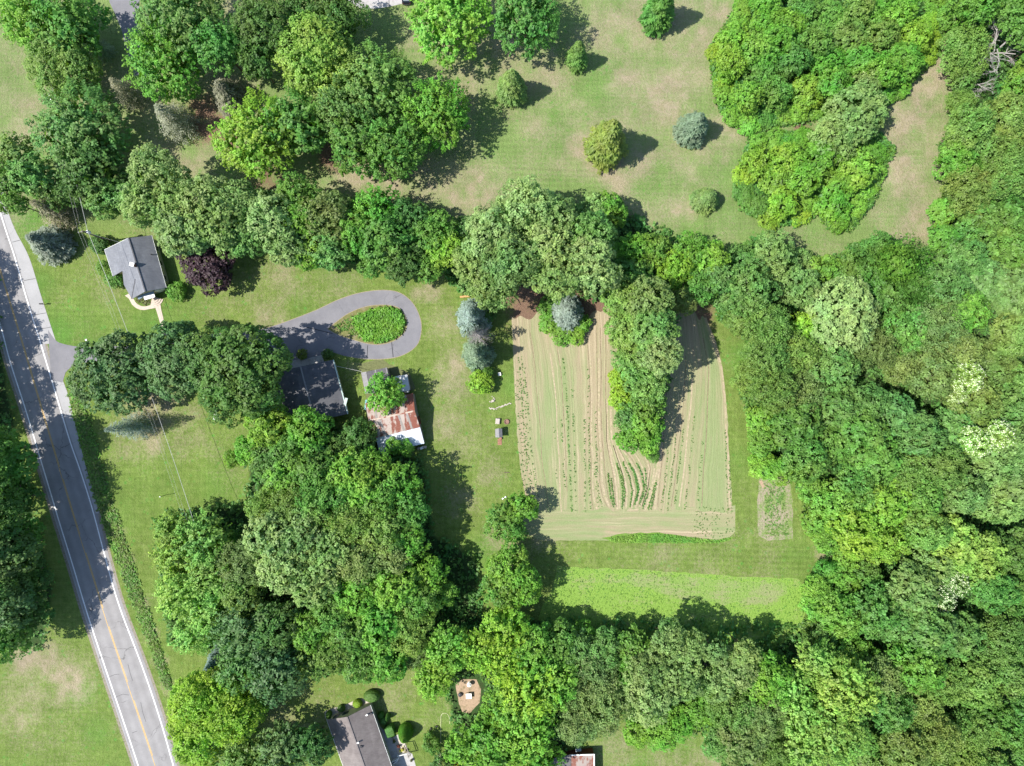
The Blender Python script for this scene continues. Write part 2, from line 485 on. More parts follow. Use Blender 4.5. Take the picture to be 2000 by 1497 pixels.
# --- meadow evergreens
T(1000, 171, 31, 11, 'C', 'sage', 'round grey-green evergreen below the two top edge maples', 'small evergreens on the meadow')
T(1127, 111, 24, 9, 'C', 'jade', 'narrow green evergreen right of the top edge maples', 'small evergreens on the meadow')
T(1288, 20, 33, 13.5, 'C', 'mid', 'evergreen at the top edge of the meadow with a pointed shadow', 'small evergreens on the meadow')
T(1186, 279, 41, 15, 'C', 'gold', 'largest olive coloured evergreen in the middle of the meadow', 'small evergreens on the meadow')
T(1353, 250, 33, 9.5, 'C', 'spruceg', 'blue-grey round evergreen beside the thicket notch', 'small evergreens on the meadow')
T(1378, 391, 26, 5.8, 'C', 'sage', 'smallest grey-green evergreen at the lower end of the meadow', 'small evergreens on the meadow')
# --- by the road and the grey house
T(30, 300, 36, 12, 'P', 'sage', 'sage green tree at the left edge above the road end')
T(62, 345, 42, 12, 'P', 'jade', 'bluish tree overhanging the place where the road leaves the photo')
T(10, 350, 36, 12, 'P', 'mid', 'half cut tree at the left edge over the road')
T(22, 395, 26, 11, 'P', 'mid', 'lowest tree over the upper end of the road')
T(105, 412, 36, 10, 'T', 'grey', 'thin dark pine with bare twigs above the blue spruce')
T(93, 475, 40, 9, 'S', 'sprucey', 'blue spruce on the lawn beside the upper end of the road')
T(168, 378, 26, 9, 'P', 'deep', 'dark shrubby tree under the power line')
T(218, 388, 40, 10, 'P', 'jade', 'bluish green tree above the grey house')
T(120, 375, 34, 9, 'P', 'deep', 'deep green tree between the road trees and the power line')
T(312, 340, 52, 16, 'P', 'pale', 'tall pale sage tree north of the grey house')
T(285, 392, 44, 15, 'P', 'sage', 'sage tree hanging just above the grey roof ridge')
T(350, 400, 46, 15, 'P', 'sage', 'sage crown in the middle of the clump above the purple tree')
T(405, 395, 52, 16, 'P', 'pale', 'pale domed crown near the bright maple, start of the hedgerow')
T(360, 455, 50, 15, 'P', 'pale', 'pale sage crown overhanging the right side of the grey house')
T(430, 440, 52, 16, 'P', 'sage', 'sage crown just above the purple tree')
T(470, 395, 40, 14, 'F', 'sage', 'greyish feathery crown below the bright yellow-green maple')
T(480, 462, 40, 13, 'P', 'jade', 'blue-green crown right of the purple tree')
T(407, 516, 52, 8, 'F', 'purple', 'dark purple leaved tree right of the grey house')
T(344, 569, 18, 2.6, 'U', 'vivid', 'small round green shrub at the lower right corner of the grey house')
T(205, 525, 16, 2.5, 'U', 'mid', 'green shrub against the left wall of the grey house')
T(222, 546, 16, 2.5, 'U', 'mid', 'green shrub in the corner of the grey house roof')
T(195, 478, 18, 3, 'U', 'deep', 'dark shrub at the top left corner of the grey house')
# --- hedgerow west to east
T(532, 430, 50, 15, 'P', 'pale', 'pale sage domed tree at the hedgerow below the bright maple')
T(585, 385, 42, 12, 'P', 'mid', 'mid green tree on the upper side of the hedgerow')
T(560, 478, 40, 13, 'P', 'sage', 'sage tree on the lower side of the hedgerow above the long lawn')
T(600, 430, 38, 13, 'P', 'vivid', 'green tree in the middle of the hedgerow')
T(640, 425, 52, 14, 'F', 'drab', 'grey olive feathery tree in the hedgerow')
T(645, 485, 42, 12, 'P', 'jade', 'jade tree of the hedgerow nearest to the lawn edge')
T(600, 490, 34, 11, 'P', 'bright', 'light green low tree at the lower hedgerow edge')
T(740, 415, 48, 13, 'M', 'vivid', 'vivid maple sticking up out of the hedgerow')
T(700, 450, 40, 13, 'P', 'vivid', 'vivid round crown left in the hedgerow behind the loop drive')
T(752, 470, 50, 14, 'P', 'mid', 'mid green crown in the hedgerow above the loop drive')
T(800, 425, 36, 11, 'P', 'deep', 'dark crown on the meadow side of the hedgerow')
T(735, 512, 34, 10, 'P', 'mid', 'low crown over the lawn edge above the loop drive')
T(790, 510, 38, 11, 'P', 'deep', 'deep green crown at the lawn edge above the loop drive')
T(850, 455, 40, 12, 'P', 'mid', 'mid green crown on the hedgerow where the row narrows')
T(872, 490, 36, 11, 'P', 'bright', 'light green lumpy crown where the hedgerow narrows')
T(835, 525, 30, 9, 'U', 'mid', 'low tree right above the end of the loop drive')
T(905, 455, 28, 9, 'P', 'deep', 'small dark crown beside the big sage grove')
# --- big sage grove
T(960, 462, 56, 18, 'P', 'pale', 'pale sage giant at the upper left of the central grove')
T(1030, 410, 56, 18, 'P', 'pale', 'pale sage giant at the top of the central grove')
T(1080, 430, 46, 17, 'P', 'sage', 'sage crown at the top right of the central grove')
T(930, 525, 48, 16, 'P', 'sage', 'sage crown at the left edge of the central grove')
T(1000, 515, 58, 20, 'P', 'sage', 'sage crown in the middle of the central grove')
T(1075, 490, 54, 18, 'P', 'pale', 'pale crown right of the middle of the central grove')
T(1150, 465, 48, 17, 'P', 'jade', 'jade crown on the right of the central grove')
T(1090, 535, 48, 20, 'P', 'sage', 'sage crown above the ringed blue spruce')
T(1155, 520, 50, 20, 'P', 'pale', 'pale crown at the lower right of the central grove')
T(965, 565, 42, 17, 'P', 'sage', 'lower crown of the grove touching the row of spruces')
T(1190, 415, 36, 9, 'P', 'vivid', 'vivid round tree standing out of the hedge onto the meadow')
T(1160, 408, 28, 9, 'P', 'sage', 'sage tree left of the vivid round meadow tree')
T(1235, 490, 38, 10, 'P', 'vivid', 'vivid green lumpy tree between the grove and the lime tree')
T(1275, 490, 30, 9, 'P', 'mid', 'mid green tree left above the lime tree')
T(1228, 540, 40, 10, 'P', 'mid', 'mid green tree under the vivid lumpy tree')
T(1318, 525, 36, 9, 'P', 'lime', 'lime green tree above the finger of trees in the field')
T(1350, 490, 34, 9, 'P', 'vivid', 'vivid tree on the meadow edge right of the lime tree')
T(1385, 510, 36, 9, 'P', 'bright', 'bright tree on the edge between meadow and east wood')
T(1368, 560, 34, 9, 'P', 'mid', 'mid green tree above the top of the shaded field')
T(1405, 545, 32, 10, 'P', 'jade', 'jade tree at the corner of the east wood')
T(1335, 590, 28, 8, 'F', 'drab', 'greyish tree over the brown top of the field')
# --- finger of trees in the field
T(1222, 590, 42, 14, 'P', 'fresh', 'sage tree at the root of the finger of trees')
T(1268, 590, 44, 17, 'P', 'sage', 'sage tree at the right root of the finger of trees')
T(1225, 640, 40, 13, 'P', 'fresh', 'jade tree upper left in the finger of trees')
T(1275, 645, 44, 18, 'P', 'fresh', 'sage tree upper right in the finger of trees')
T(1245, 690, 44, 13, 'P', 'fresh', 'jade tree in the middle of the finger of trees')
T(1290, 690, 40, 18, 'P', 'pale', 'pale tree bulging right from the finger of trees')
T(1262, 740, 42, 13, 'P', 'fresh', 'jade tree below the bulge of the finger of trees')
T(1208, 740, 20, 3.5, 'U', 'lime', 'lime shrub at the left side of the finger, upper one')
T(1213, 780, 24, 4, 'U', 'lime', 'lime shrub at the left side of the finger, lower one')
T(1265, 790, 32, 9, 'P', 'mid', 'mid green tree in the narrow part of the finger')
T(1228, 820, 28, 7, 'P', 'jade', 'jade tree at the left of the narrow part of the finger')
T(1266, 835, 30, 9, 'P', 'vivid', 'vivid tree low on the right of the finger')
T(1232, 855, 26, 7, 'P', 'vivid', 'vivid tree at the lower left end of the finger')
T(1266, 868, 22, 6, 'P', 'bright', 'bright small tree almost at the tip of the finger')
T(1276, 892, 13, 2.5, 'U', 'mid', 'small shrub forming the very tip of the finger')
# --- ringed spruce
T(1108, 612, 34, 8, 'C', 'sprucey', 'silver blue spruce inside a ring of lime shrubs')
T(1076, 598, 24, 2.8, 'U', 'bright', 'bright shrub at the upper left of the silver blue spruce')
T(1074, 632, 22, 2.6, 'U', 'bright', 'bright shrub at the left of the silver blue spruce')
T(1095, 655, 22, 2.4, 'U', 'bright', 'bright shrub below left of the silver blue spruce')
T(1122, 652, 23, 2.4, 'U', 'vivid', 'green shrub below right of the silver blue spruce')
T(1134, 630, 20, 2.4, 'U', 'vivid', 'green shrub at the right of the silver blue spruce')
# --- spruce row
T(922, 620, 38, 13, 'S', 'sprucey', 'upper blue spruce of the row left of the field')
T(936, 657, 36, 13, 'E', 'grey', 'bare grey dead spruce between two blue spruces')
T(932, 693, 34, 12.5, 'S', 'spruceg', 'lower greenish blue spruce of the row left of the field')
T(945, 610, 24, 5, 'U', 'deep', 'dark bush behind the upper blue spruce')
T(938, 747, 24, 4, 'U', 'lime', 'lime round shrub below the row of blue spruces')
T(950, 728, 12, 3, 'U', 'mid', 'small green bush between lime shrub and lower blue spruce')
# --- lawn trees
T(985, 1020, 34, 7.5, 'M', 'mid', 'dark left half of the tree pair at the lower left field corner')
T(1020, 992, 27, 7.5, 'P', 'vivid', 'vivid right half of the tree pair at the lower left field corner')
T(1012, 1040, 18, 5, 'P', 'mid', 'small green tree at the foot of the field corner pair')
T(992, 1105, 42, 10, 'P', 'bright', 'bright tree at the left end of the mown strip')
T(1022, 1145, 36, 10, 'P', 'vivid', 'vivid tree at the left end of the bright crop')
T(975, 1150, 34, 10, 'P', 'mid', 'mid green tree left of the bright crop strip')
# --- row south of the driveway
T(228, 726, 72, 13, 'P', 'blue', 'bluish clumpy maple nearest to the road, below the driveway')
T(345, 704, 64, 13, 'P', 'blue', 'blue-green clumpy maple in the middle of the driveway row')
T(425, 705, 70, 14, 'P', 'deep', 'large clumpy maple left of the dark garage roof')
T(488, 724, 78, 19, 'P', 'deep', 'darkest clumpy maple overhanging the dark garage roof')
T(440, 775, 50, 12, 'P', 'deep', 'lower bough tree of the large driveway maples')
T(345, 646, 18, 3, 'U', 'olive', 'low olive shrub beside the front walk end')
T(258, 834, 30, 14, 'T', 'sprucey', 'thin leaning young conifer on the lawn with a fine shadow')
T(590, 692, 10, 2.0, 'U', 'olive', 'small olive shrub in front of the dark garage roof')
T(640, 692, 11, 1.8, 'U', 'deep', 'small dark green shrub at the garage corner by the drive')
T(752, 768, 36, 10, 'M', 'bright', 'bright tree growing up through the rusty barn')
# --- grove south west
T(530, 832, 44, 11, 'P', 'bright', 'yellow-green tree at the top of the big south grove')
T(605, 838, 42, 11, 'P', 'vivid', 'round domed vivid tree at the lower edge of the dark garage roof')
T(455, 897, 17, 4, 'P', 'bright', 'small light shrub tree standing alone left of the south grove')
T(495, 878, 30, 9, 'P', 'vivid', 'vivid tree on the left of the top of the south grove')
T(528, 900, 36, 10, 'F', 'jade', 'grey-green tree at the upper left of the south grove')
T(570, 880, 38, 11, 'P', 'mid', 'mid green tree below the round domed vivid tree')
T(560, 930, 40, 11, 'P', 'bright', 'light green tree on the lawn side of the south grove')
T(650, 880, 42, 9, 'P', 'deep', 'deep green tree in the shade between garage and barn')
T(700, 862, 38, 8, 'P', 'deep', 'deep green tree against the left wall of the rusty barn')
T(620, 920, 46, 13, 'P', 'mid', 'mid green tree in the upper south grove')
T(685, 925, 42, 14, 'P', 'bright', 'bright tree below the barn on the left')
T(730, 910, 36, 12, 'P', 'vivid', 'vivid tree just below the white barn lean-to')
T(715, 960, 36, 14, 'P', 'bright', 'bright tree in the south grove under the barn')
T(792, 875, 16, 5, 'P', 'bright', 'small bright tree at the lower right barn corner')
T(768, 872, 16, 6, 'P', 'vivid', 'small vivid tree poking over the white lean-to roof')
T(785, 945, 36, 13, 'M', 'vivid', 'spiky vivid maple at the right of the south grove below the barn')
T(640, 975, 52, 15, 'F', 'mid', 'wide soft tree in the upper middle of the south grove')
T(580, 985, 48, 13, 'F', 'olive', 'olive soft tree on the left side of the south grove')
T(525, 995, 44, 12, 'F', 'olive', 'olive soft tree at the lawn edge of the south grove')
T(690, 1015, 48, 15, 'F', 'olive', 'olive soft tree in the middle of the south grove')
T(745, 985, 42, 14, 'P', 'mid', 'mid green tree right in the upper south grove')
T(800, 1000, 38, 13, 'P', 'mid', 'mid green tree over the deep shade right of the grove')
T(540, 1050, 52, 15, 'P', 'pale', 'pale sage tree on the left side of the south grove')
T(600, 1045, 50, 15, 'P', 'sage', 'sage tree in the centre left of the south grove')
T(650, 1075, 46, 15, 'P', 'sage', 'sage tree in the centre of the south grove')
T(755, 1040, 46, 15, 'P', 'olive', 'olive light tree at the right of the south grove')
T(560, 1110, 50, 15, 'P', 'pale', 'pale sage tree lower left in the south grove')
T(620, 1135, 48, 15, 'P', 'sage', 'sage tree lower centre in the south grove')
T(705, 1095, 46, 15, 'F', 'drab', 'grey-brown feathery tree in the south grove')
T(765, 1085, 40, 14, 'F', 'drab', 'drab feathery tree right in the south grove')
T(800, 1060, 36, 13, 'P', 'vivid', 'vivid tree at the right bulge of the south grove')
T(770, 1145, 44, 14, 'P', 'bright', 'bright tree low right in the south grove')
T(700, 1160, 46, 14, 'P', 'vivid', 'vivid tree low in the middle of the south grove')
T(838, 1120, 34, 11, 'P', 'vivid', 'vivid tree reaching into the shade by the mown strip')
T(870, 1160, 22, 8, 'P', 'bright', 'small bright tree in the dark shade gap')
T(820, 1170, 40, 12, 'P', 'mid', 'mid green tree beside the dark shade gap')
T(650, 1195, 42, 14, 'P', 'mid', 'mid green tree in the low left of the south grove')
T(605, 1228, 38, 13, 'P', 'vivid', 'rounded bluish vivid tree above the tall dark tree')
T(690, 1225, 46, 13, 'P', 'mid', 'mid green tree above the lower lawn clearing')
T(745, 1215, 46, 13, 'P', 'vivid', 'vivid tree above the lower lawn clearing on the right')
T(800, 1230, 44, 12, 'F', 'olive', 'olive tree beside the lower clearing')
T(610, 1285, 34, 11, 'M', 'olive', 'olive spiky tree at the shaded left end of the clearing')
T(655, 1270, 40, 12, 'P', 'olive', 'olive tree at the top left of the clearing')
T(700, 1290, 38, 11, 'P', 'mid', 'mid green tree hanging into the clearing')
T(758, 1285, 44, 11, 'P', 'vivid', 'vivid tree hanging into the clearing from the right')
T(818, 1280, 32, 8, 'F', 'drab', 'drab thin tree at the right of the clearing')
T(480, 1225, 58, 15, 'M', 'blue', 'tall blue-green tree left in the south grove')
T(545, 1215, 48, 14, 'P', 'deep', 'dark tree between the blue-green tree and the sage ones')
T(545, 1305, 58, 15, 'M', 'blue', 'tall dark bluish tree above the brown roofed house')
T(470, 1295, 46, 13, 'M', 'jade', 'bluish tree above the soft lime tree')
T(425, 1285, 22, 9, 'S', 'sprucey', 'small blue spruce on the lawn edge beside the bluish trees')
T(340, 1035, 36, 11, 'M', 'light', 'bright tree over the power line at the lawn, upper one')
T(400, 1050, 48, 12, 'M', 'light', 'bright wide tree right of the power line')
T(352, 1095, 44, 11, 'M', 'light', 'bright tree under the power line on the lawn')
T(415, 1120, 46, 12, 'M', 'light', 'bright tree in the middle of the left lawn group')
T(355, 1160, 44, 12, 'M', 'light', 'bright tree low in the left lawn group')
T(412, 1190, 46, 12, 'M', 'light', 'bright tree right low in the left lawn group')
T(378, 1240, 34, 11, 'M', 'light', 'bright tree at the bottom of the left lawn group')
T(478, 1105, 44, 12, 'F', 'drab', 'drab brownish tree between lawn group and sage trees')
T(452, 1060, 28, 9, 'T', 'mid', 'thin dark tree between the lawn group and the grove')
T(475, 1160, 40, 12, 'F', 'olive', 'olive soft tree above the tall blue-green tree')
T(395, 1365, 62, 13, 'F', 'lime', 'soft lime tree beside the lower road, upper half')
T(455, 1390, 60, 13, 'F', 'lime', 'soft lime tree beside the lower road, right half')
T(395, 1430, 56, 12, 'F', 'lime', 'soft lime tree beside the lower road, bottom half')
T(555, 1465, 52, 11, 'M', 'blue', 'dark tree at the bottom edge left of the brown roofed house')
T(612, 1455, 36, 10, 'P', 'deep', 'dark tree touching the left eave of the brown roofed house')
T(480, 1480, 46, 10, 'P', 'jade', 'bluish tree at the bottom edge below the lime trees')
# --- left of the road
T(5, 900, 55, 14, 'P', 'mid', None, 'trees left of the road')
T(35, 965, 40, 9, 'P', 'deep', None, 'trees left of the road')
T(48, 1045, 36, 8, 'P', 'mid', None, 'trees left of the road')
T(56, 1120, 36, 8, 'P', 'deep', None, 'trees left of the road')
T(52, 1195, 40, 9, 'P', 'deep', None, 'trees left of the road')
T(8, 1125, 56, 14, 'F', 'deep', None, 'trees left of the road')
for (a, b_, r, h, s, c_) in ((-200, 545, 74, 17, 'F', 'deep'), (-172, 665, 76, 18, 'F', 'mid'), (-145, 790, 78, 18, 'F', 'deep'), (-35, 885, 60, 18, 'F', 'mid'), (-45, 960, 66, 18, 'F', 'mid'),
                             (-12, 985, 58, 18, 'F', 'deep'), (-30, 1060, 62, 18, 'P', 'deep'), (5, 1080, 58, 16, 'F', 'blue'), (-20, 1165, 62, 17, 'P', 'deep'), (18, 1180, 50, 15, 'F', 'blue'), (8, 1238, 48, 14, 'P', 'mid')):
    T(a, b_, r, h, s, c_, None, 'trees left of the road')
# --- lower middle
T(878, 1265, 46, 12, 'M', 'bright', 'spiky bright maple above the white garden table')
T(848, 1322, 38, 11, 'M', 'bright', 'spiky bright maple left of the white garden table')
T(938, 1270, 40, 12, 'M', 'lime', 'lime maple right above the white garden table')
T(990, 1225, 44, 12, 'M', 'lime', 'lime maple near the left end of the bright crop')
T(985, 1290, 46, 13, 'M', 'lime', 'lime maple over the lower woods, middle one')
T(1040, 1270, 46, 12, 'P', 'vivid', 'vivid tree below the bright crop on the left')
T(1035, 1340, 56, 14, 'M', 'lime', 'wide lime maple in the lower woods')
T(1085, 1330, 46, 13, 'M', 'bright', 'bright maple next to the wide lime maple')
T(987, 1374, 42, 12, 'M', 'bright', 'bright tree just right of the white garden table')
T(1025, 1415, 56, 13, 'M', 'bright', 'bright tree above the small rusty shed on the left')
T(905, 1452, 34, 11, 'P', 'vivid', 'vivid tree below the sandy garden spot')
T(960, 1450, 56, 12, 'P', 'vivid', 'vivid tree at the bottom edge by the orange flowers')
T(1045, 1480, 46, 11, 'M', 'vivid', 'vivid tree at the bottom edge left of the small shed')
T(842, 1452, 18, 3.5, 'P', 'mid', 'small dark tree on the lower lawn by the hose')
T(862, 1495, 22, 5, 'P', 'deep', 'dark small tree cut by the bottom edge below the hose')
T(834, 1354, 10, 2.0, 'U', 'vivid', 'tiny green bush on the lower lawn')
T(1090, 1257, 40, 10, 'P', 'mid', 'mid green tree at the lower edge of the crop, leftmost')
T(1130, 1277, 38, 10, 'P', 'jade', 'jade tree at the lower edge of the crop')
T(1140, 1237, 26, 6, 'U', 'vivid', 'low vivid bush at the shaded crop edge')
T(1180, 1267, 38, 10, 'P', 'jade', 'jade tree below the middle of the crop')
T(1160, 1310, 46, 11, 'F', 'drab', 'drab feathery tree in the lower woods')
T(1180, 1370, 52, 12, 'F', 'drab', 'wide grey feathery tree with bare twigs in the lower woods')
T(1130, 1410, 42, 11, 'F', 'drab', 'grey feathery tree above the small rusty shed')
T(1218, 1310, 32, 9, 'P', 'vivid', 'narrow vivid tree between the feathery tree and sage ones')
T(1235, 1262, 34, 10, 'P', 'mid', 'mid green tree under the crop shade')
T(1270, 1302, 46, 13, 'P', 'sage', 'sage tree of the lower woods under the crop')
T(1305, 1252, 38, 13, 'P', 'sage', 'sage tree casting a round shadow on the crop, left one')
T(1350, 1267, 34, 13, 'P', 'sage', 'sage tree casting a round shadow on the crop, middle one')
T(1265, 1350, 54, 13, 'P', 'pale', 'wide pale sage tree in the lower woods')
T(1325, 1320, 46, 13, 'P', 'sage', 'sage tree beside the wide pale one')
T(1398, 1274, 22, 13, 'P', 'sage', 'slim sage tree casting a narrow shadow on the crop')
T(1455, 1274, 26, 13, 'P', 'sage', 'slim sage tree near the lower right crop corner')
T(1400, 1330, 38, 12, 'P', 'sage', 'sage tree in a dark hollow of the lower woods')
T(1435, 1305, 38, 12, 'P', 'pale', 'pale tree near the lower right crop corner')
T(1370, 1385, 38, 6, 'U', 'bright', 'bright low bush in the lower woods')
T(1300, 1420, 46, 6, 'P', 'vivid', 'vivid low tree above the bottom clearing')
T(1245, 1430, 28, 5, 'U', 'vivid', 'vivid bush left above the bottom clearing')
T(1430, 1380, 46, 11, 'F', 'jade', 'grey-green tree right of the bottom clearing')
T(1450, 1440, 50, 11, 'F', 'drab', 'drab tree at the bottom edge right of the clearing')
T(1405, 1450, 36, 9, 'F', 'jade', 'jade feathery tree beside the bottom clearing')
T(1500, 1330, 48, 12, 'P', 'vivid', 'vivid tree in the woods right below the crop')
T(1490, 1395, 42, 12, 'F', 'drab', 'drab tree left of the lime maples')
T(1545, 1350, 36, 12, 'M', 'light', 'light maple left of the dark slot in the woods')
T(1565, 1400, 44, 13, 'M', 'light', 'light maple below the dark slot in the woods')
T(1600, 1295, 42, 13, 'M', 'light', 'light lime maple below the crop corner')
T(1650, 1340, 56, 15, 'M', 'light', 'widest light lime maple in the lower right woods')
T(1630, 1430, 62, 15, 'M', 'light', 'pale lime maple at the bottom of the right woods')
T(1560, 1465, 46, 12, 'M', 'light', 'light maple at the bottom edge')
T(1500, 1470, 40, 11, 'F', 'olive', 'olive tree at the bottom edge beside light maples')
# --- east wood, marked ones
T(1640, 618, 70, 13, 'P', 'pale', 'very wide pale silvery tree at the upper left of the east wood')
T(1750, 520, 54, 12, 'W', 'bright', 'wind combed streaky tree in the upper east wood')
T(1790, 560, 44, 12, 'W', 'mid', 'second wind combed streaky tree next to the brighter one')
T(1885, 735, 30, 13, 'L', 'light', 'creamy yellow flowering tree in the east wood')
T(1868, 770, 18, 10, 'L', 'light', 'small lower half of the creamy flowering tree')
T(1905, 862, 30, 13, 'L', 'light', 'white flowering tree at the right, left half')
T(1945, 852, 30, 13, 'L', 'light', 'white flowering tree at the right, right half')
T(1838, 1165, 26, 10, 'L', 'jade', 'white flowering tree in the lower east wood')
T(1865, 1140, 24, 10, 'L', 'jade', 'upper half of the lower white flowering tree')
T(1965, 85, 62, 16, 'D', 'grey', 'bleached leafless dead tree in the top right corner')
T(1915, 160, 34, 9, 'D', 'grey', 'fallen looking bare branches beside the top right clearing')
T(1860, 1060, 48, 11, 'P', 'light', 'smooth light green crown in the lower east wood')
T(1915, 1085, 46, 11, 'P', 'light', 'second smooth light green crown beside a dark hole')
T(1882, 1110, 34, 10, 'P', 'light', 'third smooth light green crown under the dark hole')
T(1568, 640, 28, 8, 'P', 'lime', 'lime tree left beside the very wide pale tree')
# --- thicket peninsula, sage tree
T(1668, 225, 54, 9, 'P', 'sage', 'sage tree over the notch between the two thickets')
T(1625, 275, 42, 8, 'P', 'sage', 'lower sage tree over the notch between the two thickets')
T(1690, 168, 26, 7, 'P', 'sage', 'pale flowering shrub tree in the upper thicket')

# --- woods filled with spaced crowns, coloured after the nearest surveyed crown
def inpoly(x, y, poly):
    c = False; j = len(poly) - 1
    for i in range(len(poly)):
        xi, yi = poly[i]; xj, yj = poly[j]
        if (yi > y) != (yj > y) and x < (xj - xi) * (y - yi) / (yj - yi) + xi: c = not c
        j = i
    return c
def polydist(x, y, poly):
    best = 1e9
    for i in range(len(poly)):
        (ax, ay), (bx, by) = poly[i - 1], poly[i]
        t = max(0, min(1, ((x - ax) * (bx - ax) + (y - ay) * (by - ay)) / ((bx - ax) ** 2 + (by - ay) ** 2 + 1e-9)))
        best = min(best, math.hypot(x - ax - t * (bx - ax), y - ay - t * (by - ay)))
    return best
WOOD = [(1395, 560), (1410, 500), (1480, 462), (1540, 480), (1590, 505), (1640, 500), (1660, 478), (1740, 468), (1790, 490), (1822, 490), (1828, 410), (1845, 360), (1832, 290), (1855, 250), (1850, 200), (1870, 170),
        (1848, 130), (1850, 60), (1845, -30), (2060, -30), (2060, 1540), (1660, 1540), (1690, 1400), (1680, 1290), (1560, 1250), (1585, 1170), (1585, 1110), (1620, 1085), (1640, 1105), (1680, 1120), (1600, 1070), (1570, 1000),
        (1555, 930), (1480, 925), (1470, 860), (1455, 790), (1440, 760), (1462, 680), (1440, 640), (1400, 625)]
THU = [(1450, -30), (1430, 30), (1400, 75), (1386, 105), (1392, 165), (1405, 215), (1430, 245), (1475, 256), (1570, 240), (1610, 225), (1700, 200), (1755, 195), (1785, 155), (1830, 110), (1835, 60), (1855, -30)]
THL = [(1470, 262), (1445, 320), (1437, 375), (1455, 412), (1500, 438), (1560, 440), (1590, 415), (1625, 452), (1655, 450), (1700, 400), (1725, 330), (1744, 295), (1715, 265), (1640, 262), (1560, 262)]
SEED = [(1420,470,'sage'),(1480,470,'jade'),(1540,490,'sage'),(1430,600,'jade'),(1480,620,'olive'),(1620,500,'bright'),(1700,480,'mid'),(1740,600,'mid'),(1850,520,'jade'),(1880,590,'vivid'),(1960,570,'sage'),
 (1800,680,'drab'),(1740,700,'drab'),(1700,800,'jade'),(1760,840,'jade'),(1650,760,'jade'),(1500,760,'olive'),(1450,700,'olive'),(1460,780,'olive'),(1560,780,'drab'),(1440,800,'bright'),(1480,870,'vivid'),(1520,905,'lime'),(1550,840,'mid'),
 (1600,900,'mid'),(1700,900,'mid'),(1640,860,'mid'),(1900,640,'vivid'),(1960,650,'gold'),(1940,720,'gold'),(1970,800,'jade'),(1800,920,'olive'),(1900,930,'sage'),(1960,950,'sage'),(1830,980,'mid'),(1600,980,'bright'),
 (1660,970,'mid'),(1720,1020,'lime'),(1640,1060,'lime'),(1680,1080,'lime'),(1600,1040,'bright'),(1780,1060,'light'),(1960,1060,'deep'),(1960,1130,'mid'),(1800,1120,'sage'),(1740,1100,'vivid'),(1620,1130,'vivid'),
 (1600,1180,'bright'),(1700,1160,'mid'),(1750,1200,'jade'),(1820,1220,'jade'),(1640,1230,'jade'),(1700,1250,'vivid'),(1800,1280,'vivid'),(1760,1320,'drab'),(1880,1300,'olive'),(1950,1250,'olive'),(1850,1400,'gold'),(1750,1430,'gold'),
 (1950,1400,'mid'),(1700,1390,'mid'),(1900,1460,'olive'),(1880,40,'vivid'),(1960,30,'mid'),(1900,110,'olive'),(1940,180,'vivid'),(1890,225,'olive'),(1940,260,'gold'),(1880,310,'vivid'),(1960,310,'olive'),(1920,360,'gold'),(1850,400,'bright'),(1950,440,'mid'),(1850,450,'vivid'),
 (1440,60,'bright'),(1480,40,'vivid'),(1530,60,'vivid'),(1600,50,'mid'),(1680,60,'olive'),(1740,30,'vivid'),(1790,80,'lime'),(1820,95,'lime'),(1660,130,'vivid'),(1740,130,'vivid'),(1560,110,'mid'),(1600,200,'bright'),(1500,180,'mid'),(1450,220,'bright'),
 (1400,140,'lime'),(1540,220,'bright'),(1640,200,'vivid'),(1470,330,'lime'),(1520,300,'bright'),(1560,300,'vivid'),(1460,400,'mid'),(1530,420,'lime'),(1600,350,'vivid'),(1680,370,'bright'),(1640,430,'vivid'),(1720,290,'vivid'),(1500,380,'bright')]
def fill(poly, gap, rr, hh, style, group, seed, edge_h=None):
    rng = random.Random(seed); xs = [p[0] for p in poly]; ys = [p[1] for p in poly]
    done = []
    for _ in range(9000):
        x = rng.uniform(min(xs), max(xs)); y = rng.uniform(min(ys), max(ys))
        if not inpoly(x, y, poly): continue
        e = polydist(x, y, poly)
        g = gap * (.62 if e < 26 else 1)
        if e < 9: continue
        if any((x - a) ** 2 + (y - b) ** 2 < (g * .5 + q * .5) ** 2 for a, b, q in done): continue
        if any(t['label'] and math.hypot(x - t['x'], y - t['y']) < t['r'] * .55 + g * .42 for t in TREES): continue
        done.append((x, y, g))
        cc = min(SEED, key=lambda s: (s[0] - x + rng.gauss(0, 7)) ** 2 + (s[1] - y + rng.gauss(0, 7)) ** 2)[2]
        small = e < 26
        r = (rng.uniform(*rr)) * (.62 if small else 1)
        h = rng.uniform(*hh)
        if small: h = h * .55 if edge_h is None else rng.uniform(*edge_h)
        st = style(rng, cc, small)
        T(x, y, r, h, st, cc, None, group)
fill(WOOD, 58, (39, 50), (8.5, 13), lambda g, c, s: 'U' if s and g.random() < .5 else ('F' if c in ('drab', 'olive', 'gold') else 'P'), 'trees of the east wood', 3)
fill(THU, 42, (28, 36), (4.5, 8), lambda g, c, s: 'U' if s else ('P' if g.random() < .6 else 'U'), 'trees of the upper thicket', 4, (1.6, 2.6))
fill(THL, 42, (28, 36), (4, 7), lambda g, c, s: 'U' if s else ('P' if g.random() < .5 else 'U'), 'trees of the lower thicket', 5, (1.6, 2.6))
CRGB = COL
CNAME = dict(fresh='fresh green', lime='lime green', bright='bright green', vivid='vivid green', mid='mid green', deep='dark green', blue='dark bluish green', jade='cool jade green', sage='sage green', pale='pale silvery',
             olive='olive green', drab='dull brownish green', yellow='yellow-green', gold='bronze tinged olive', light='light green', grey='grey', sprucey='blue', spruceg='blue-green', purple='purple')
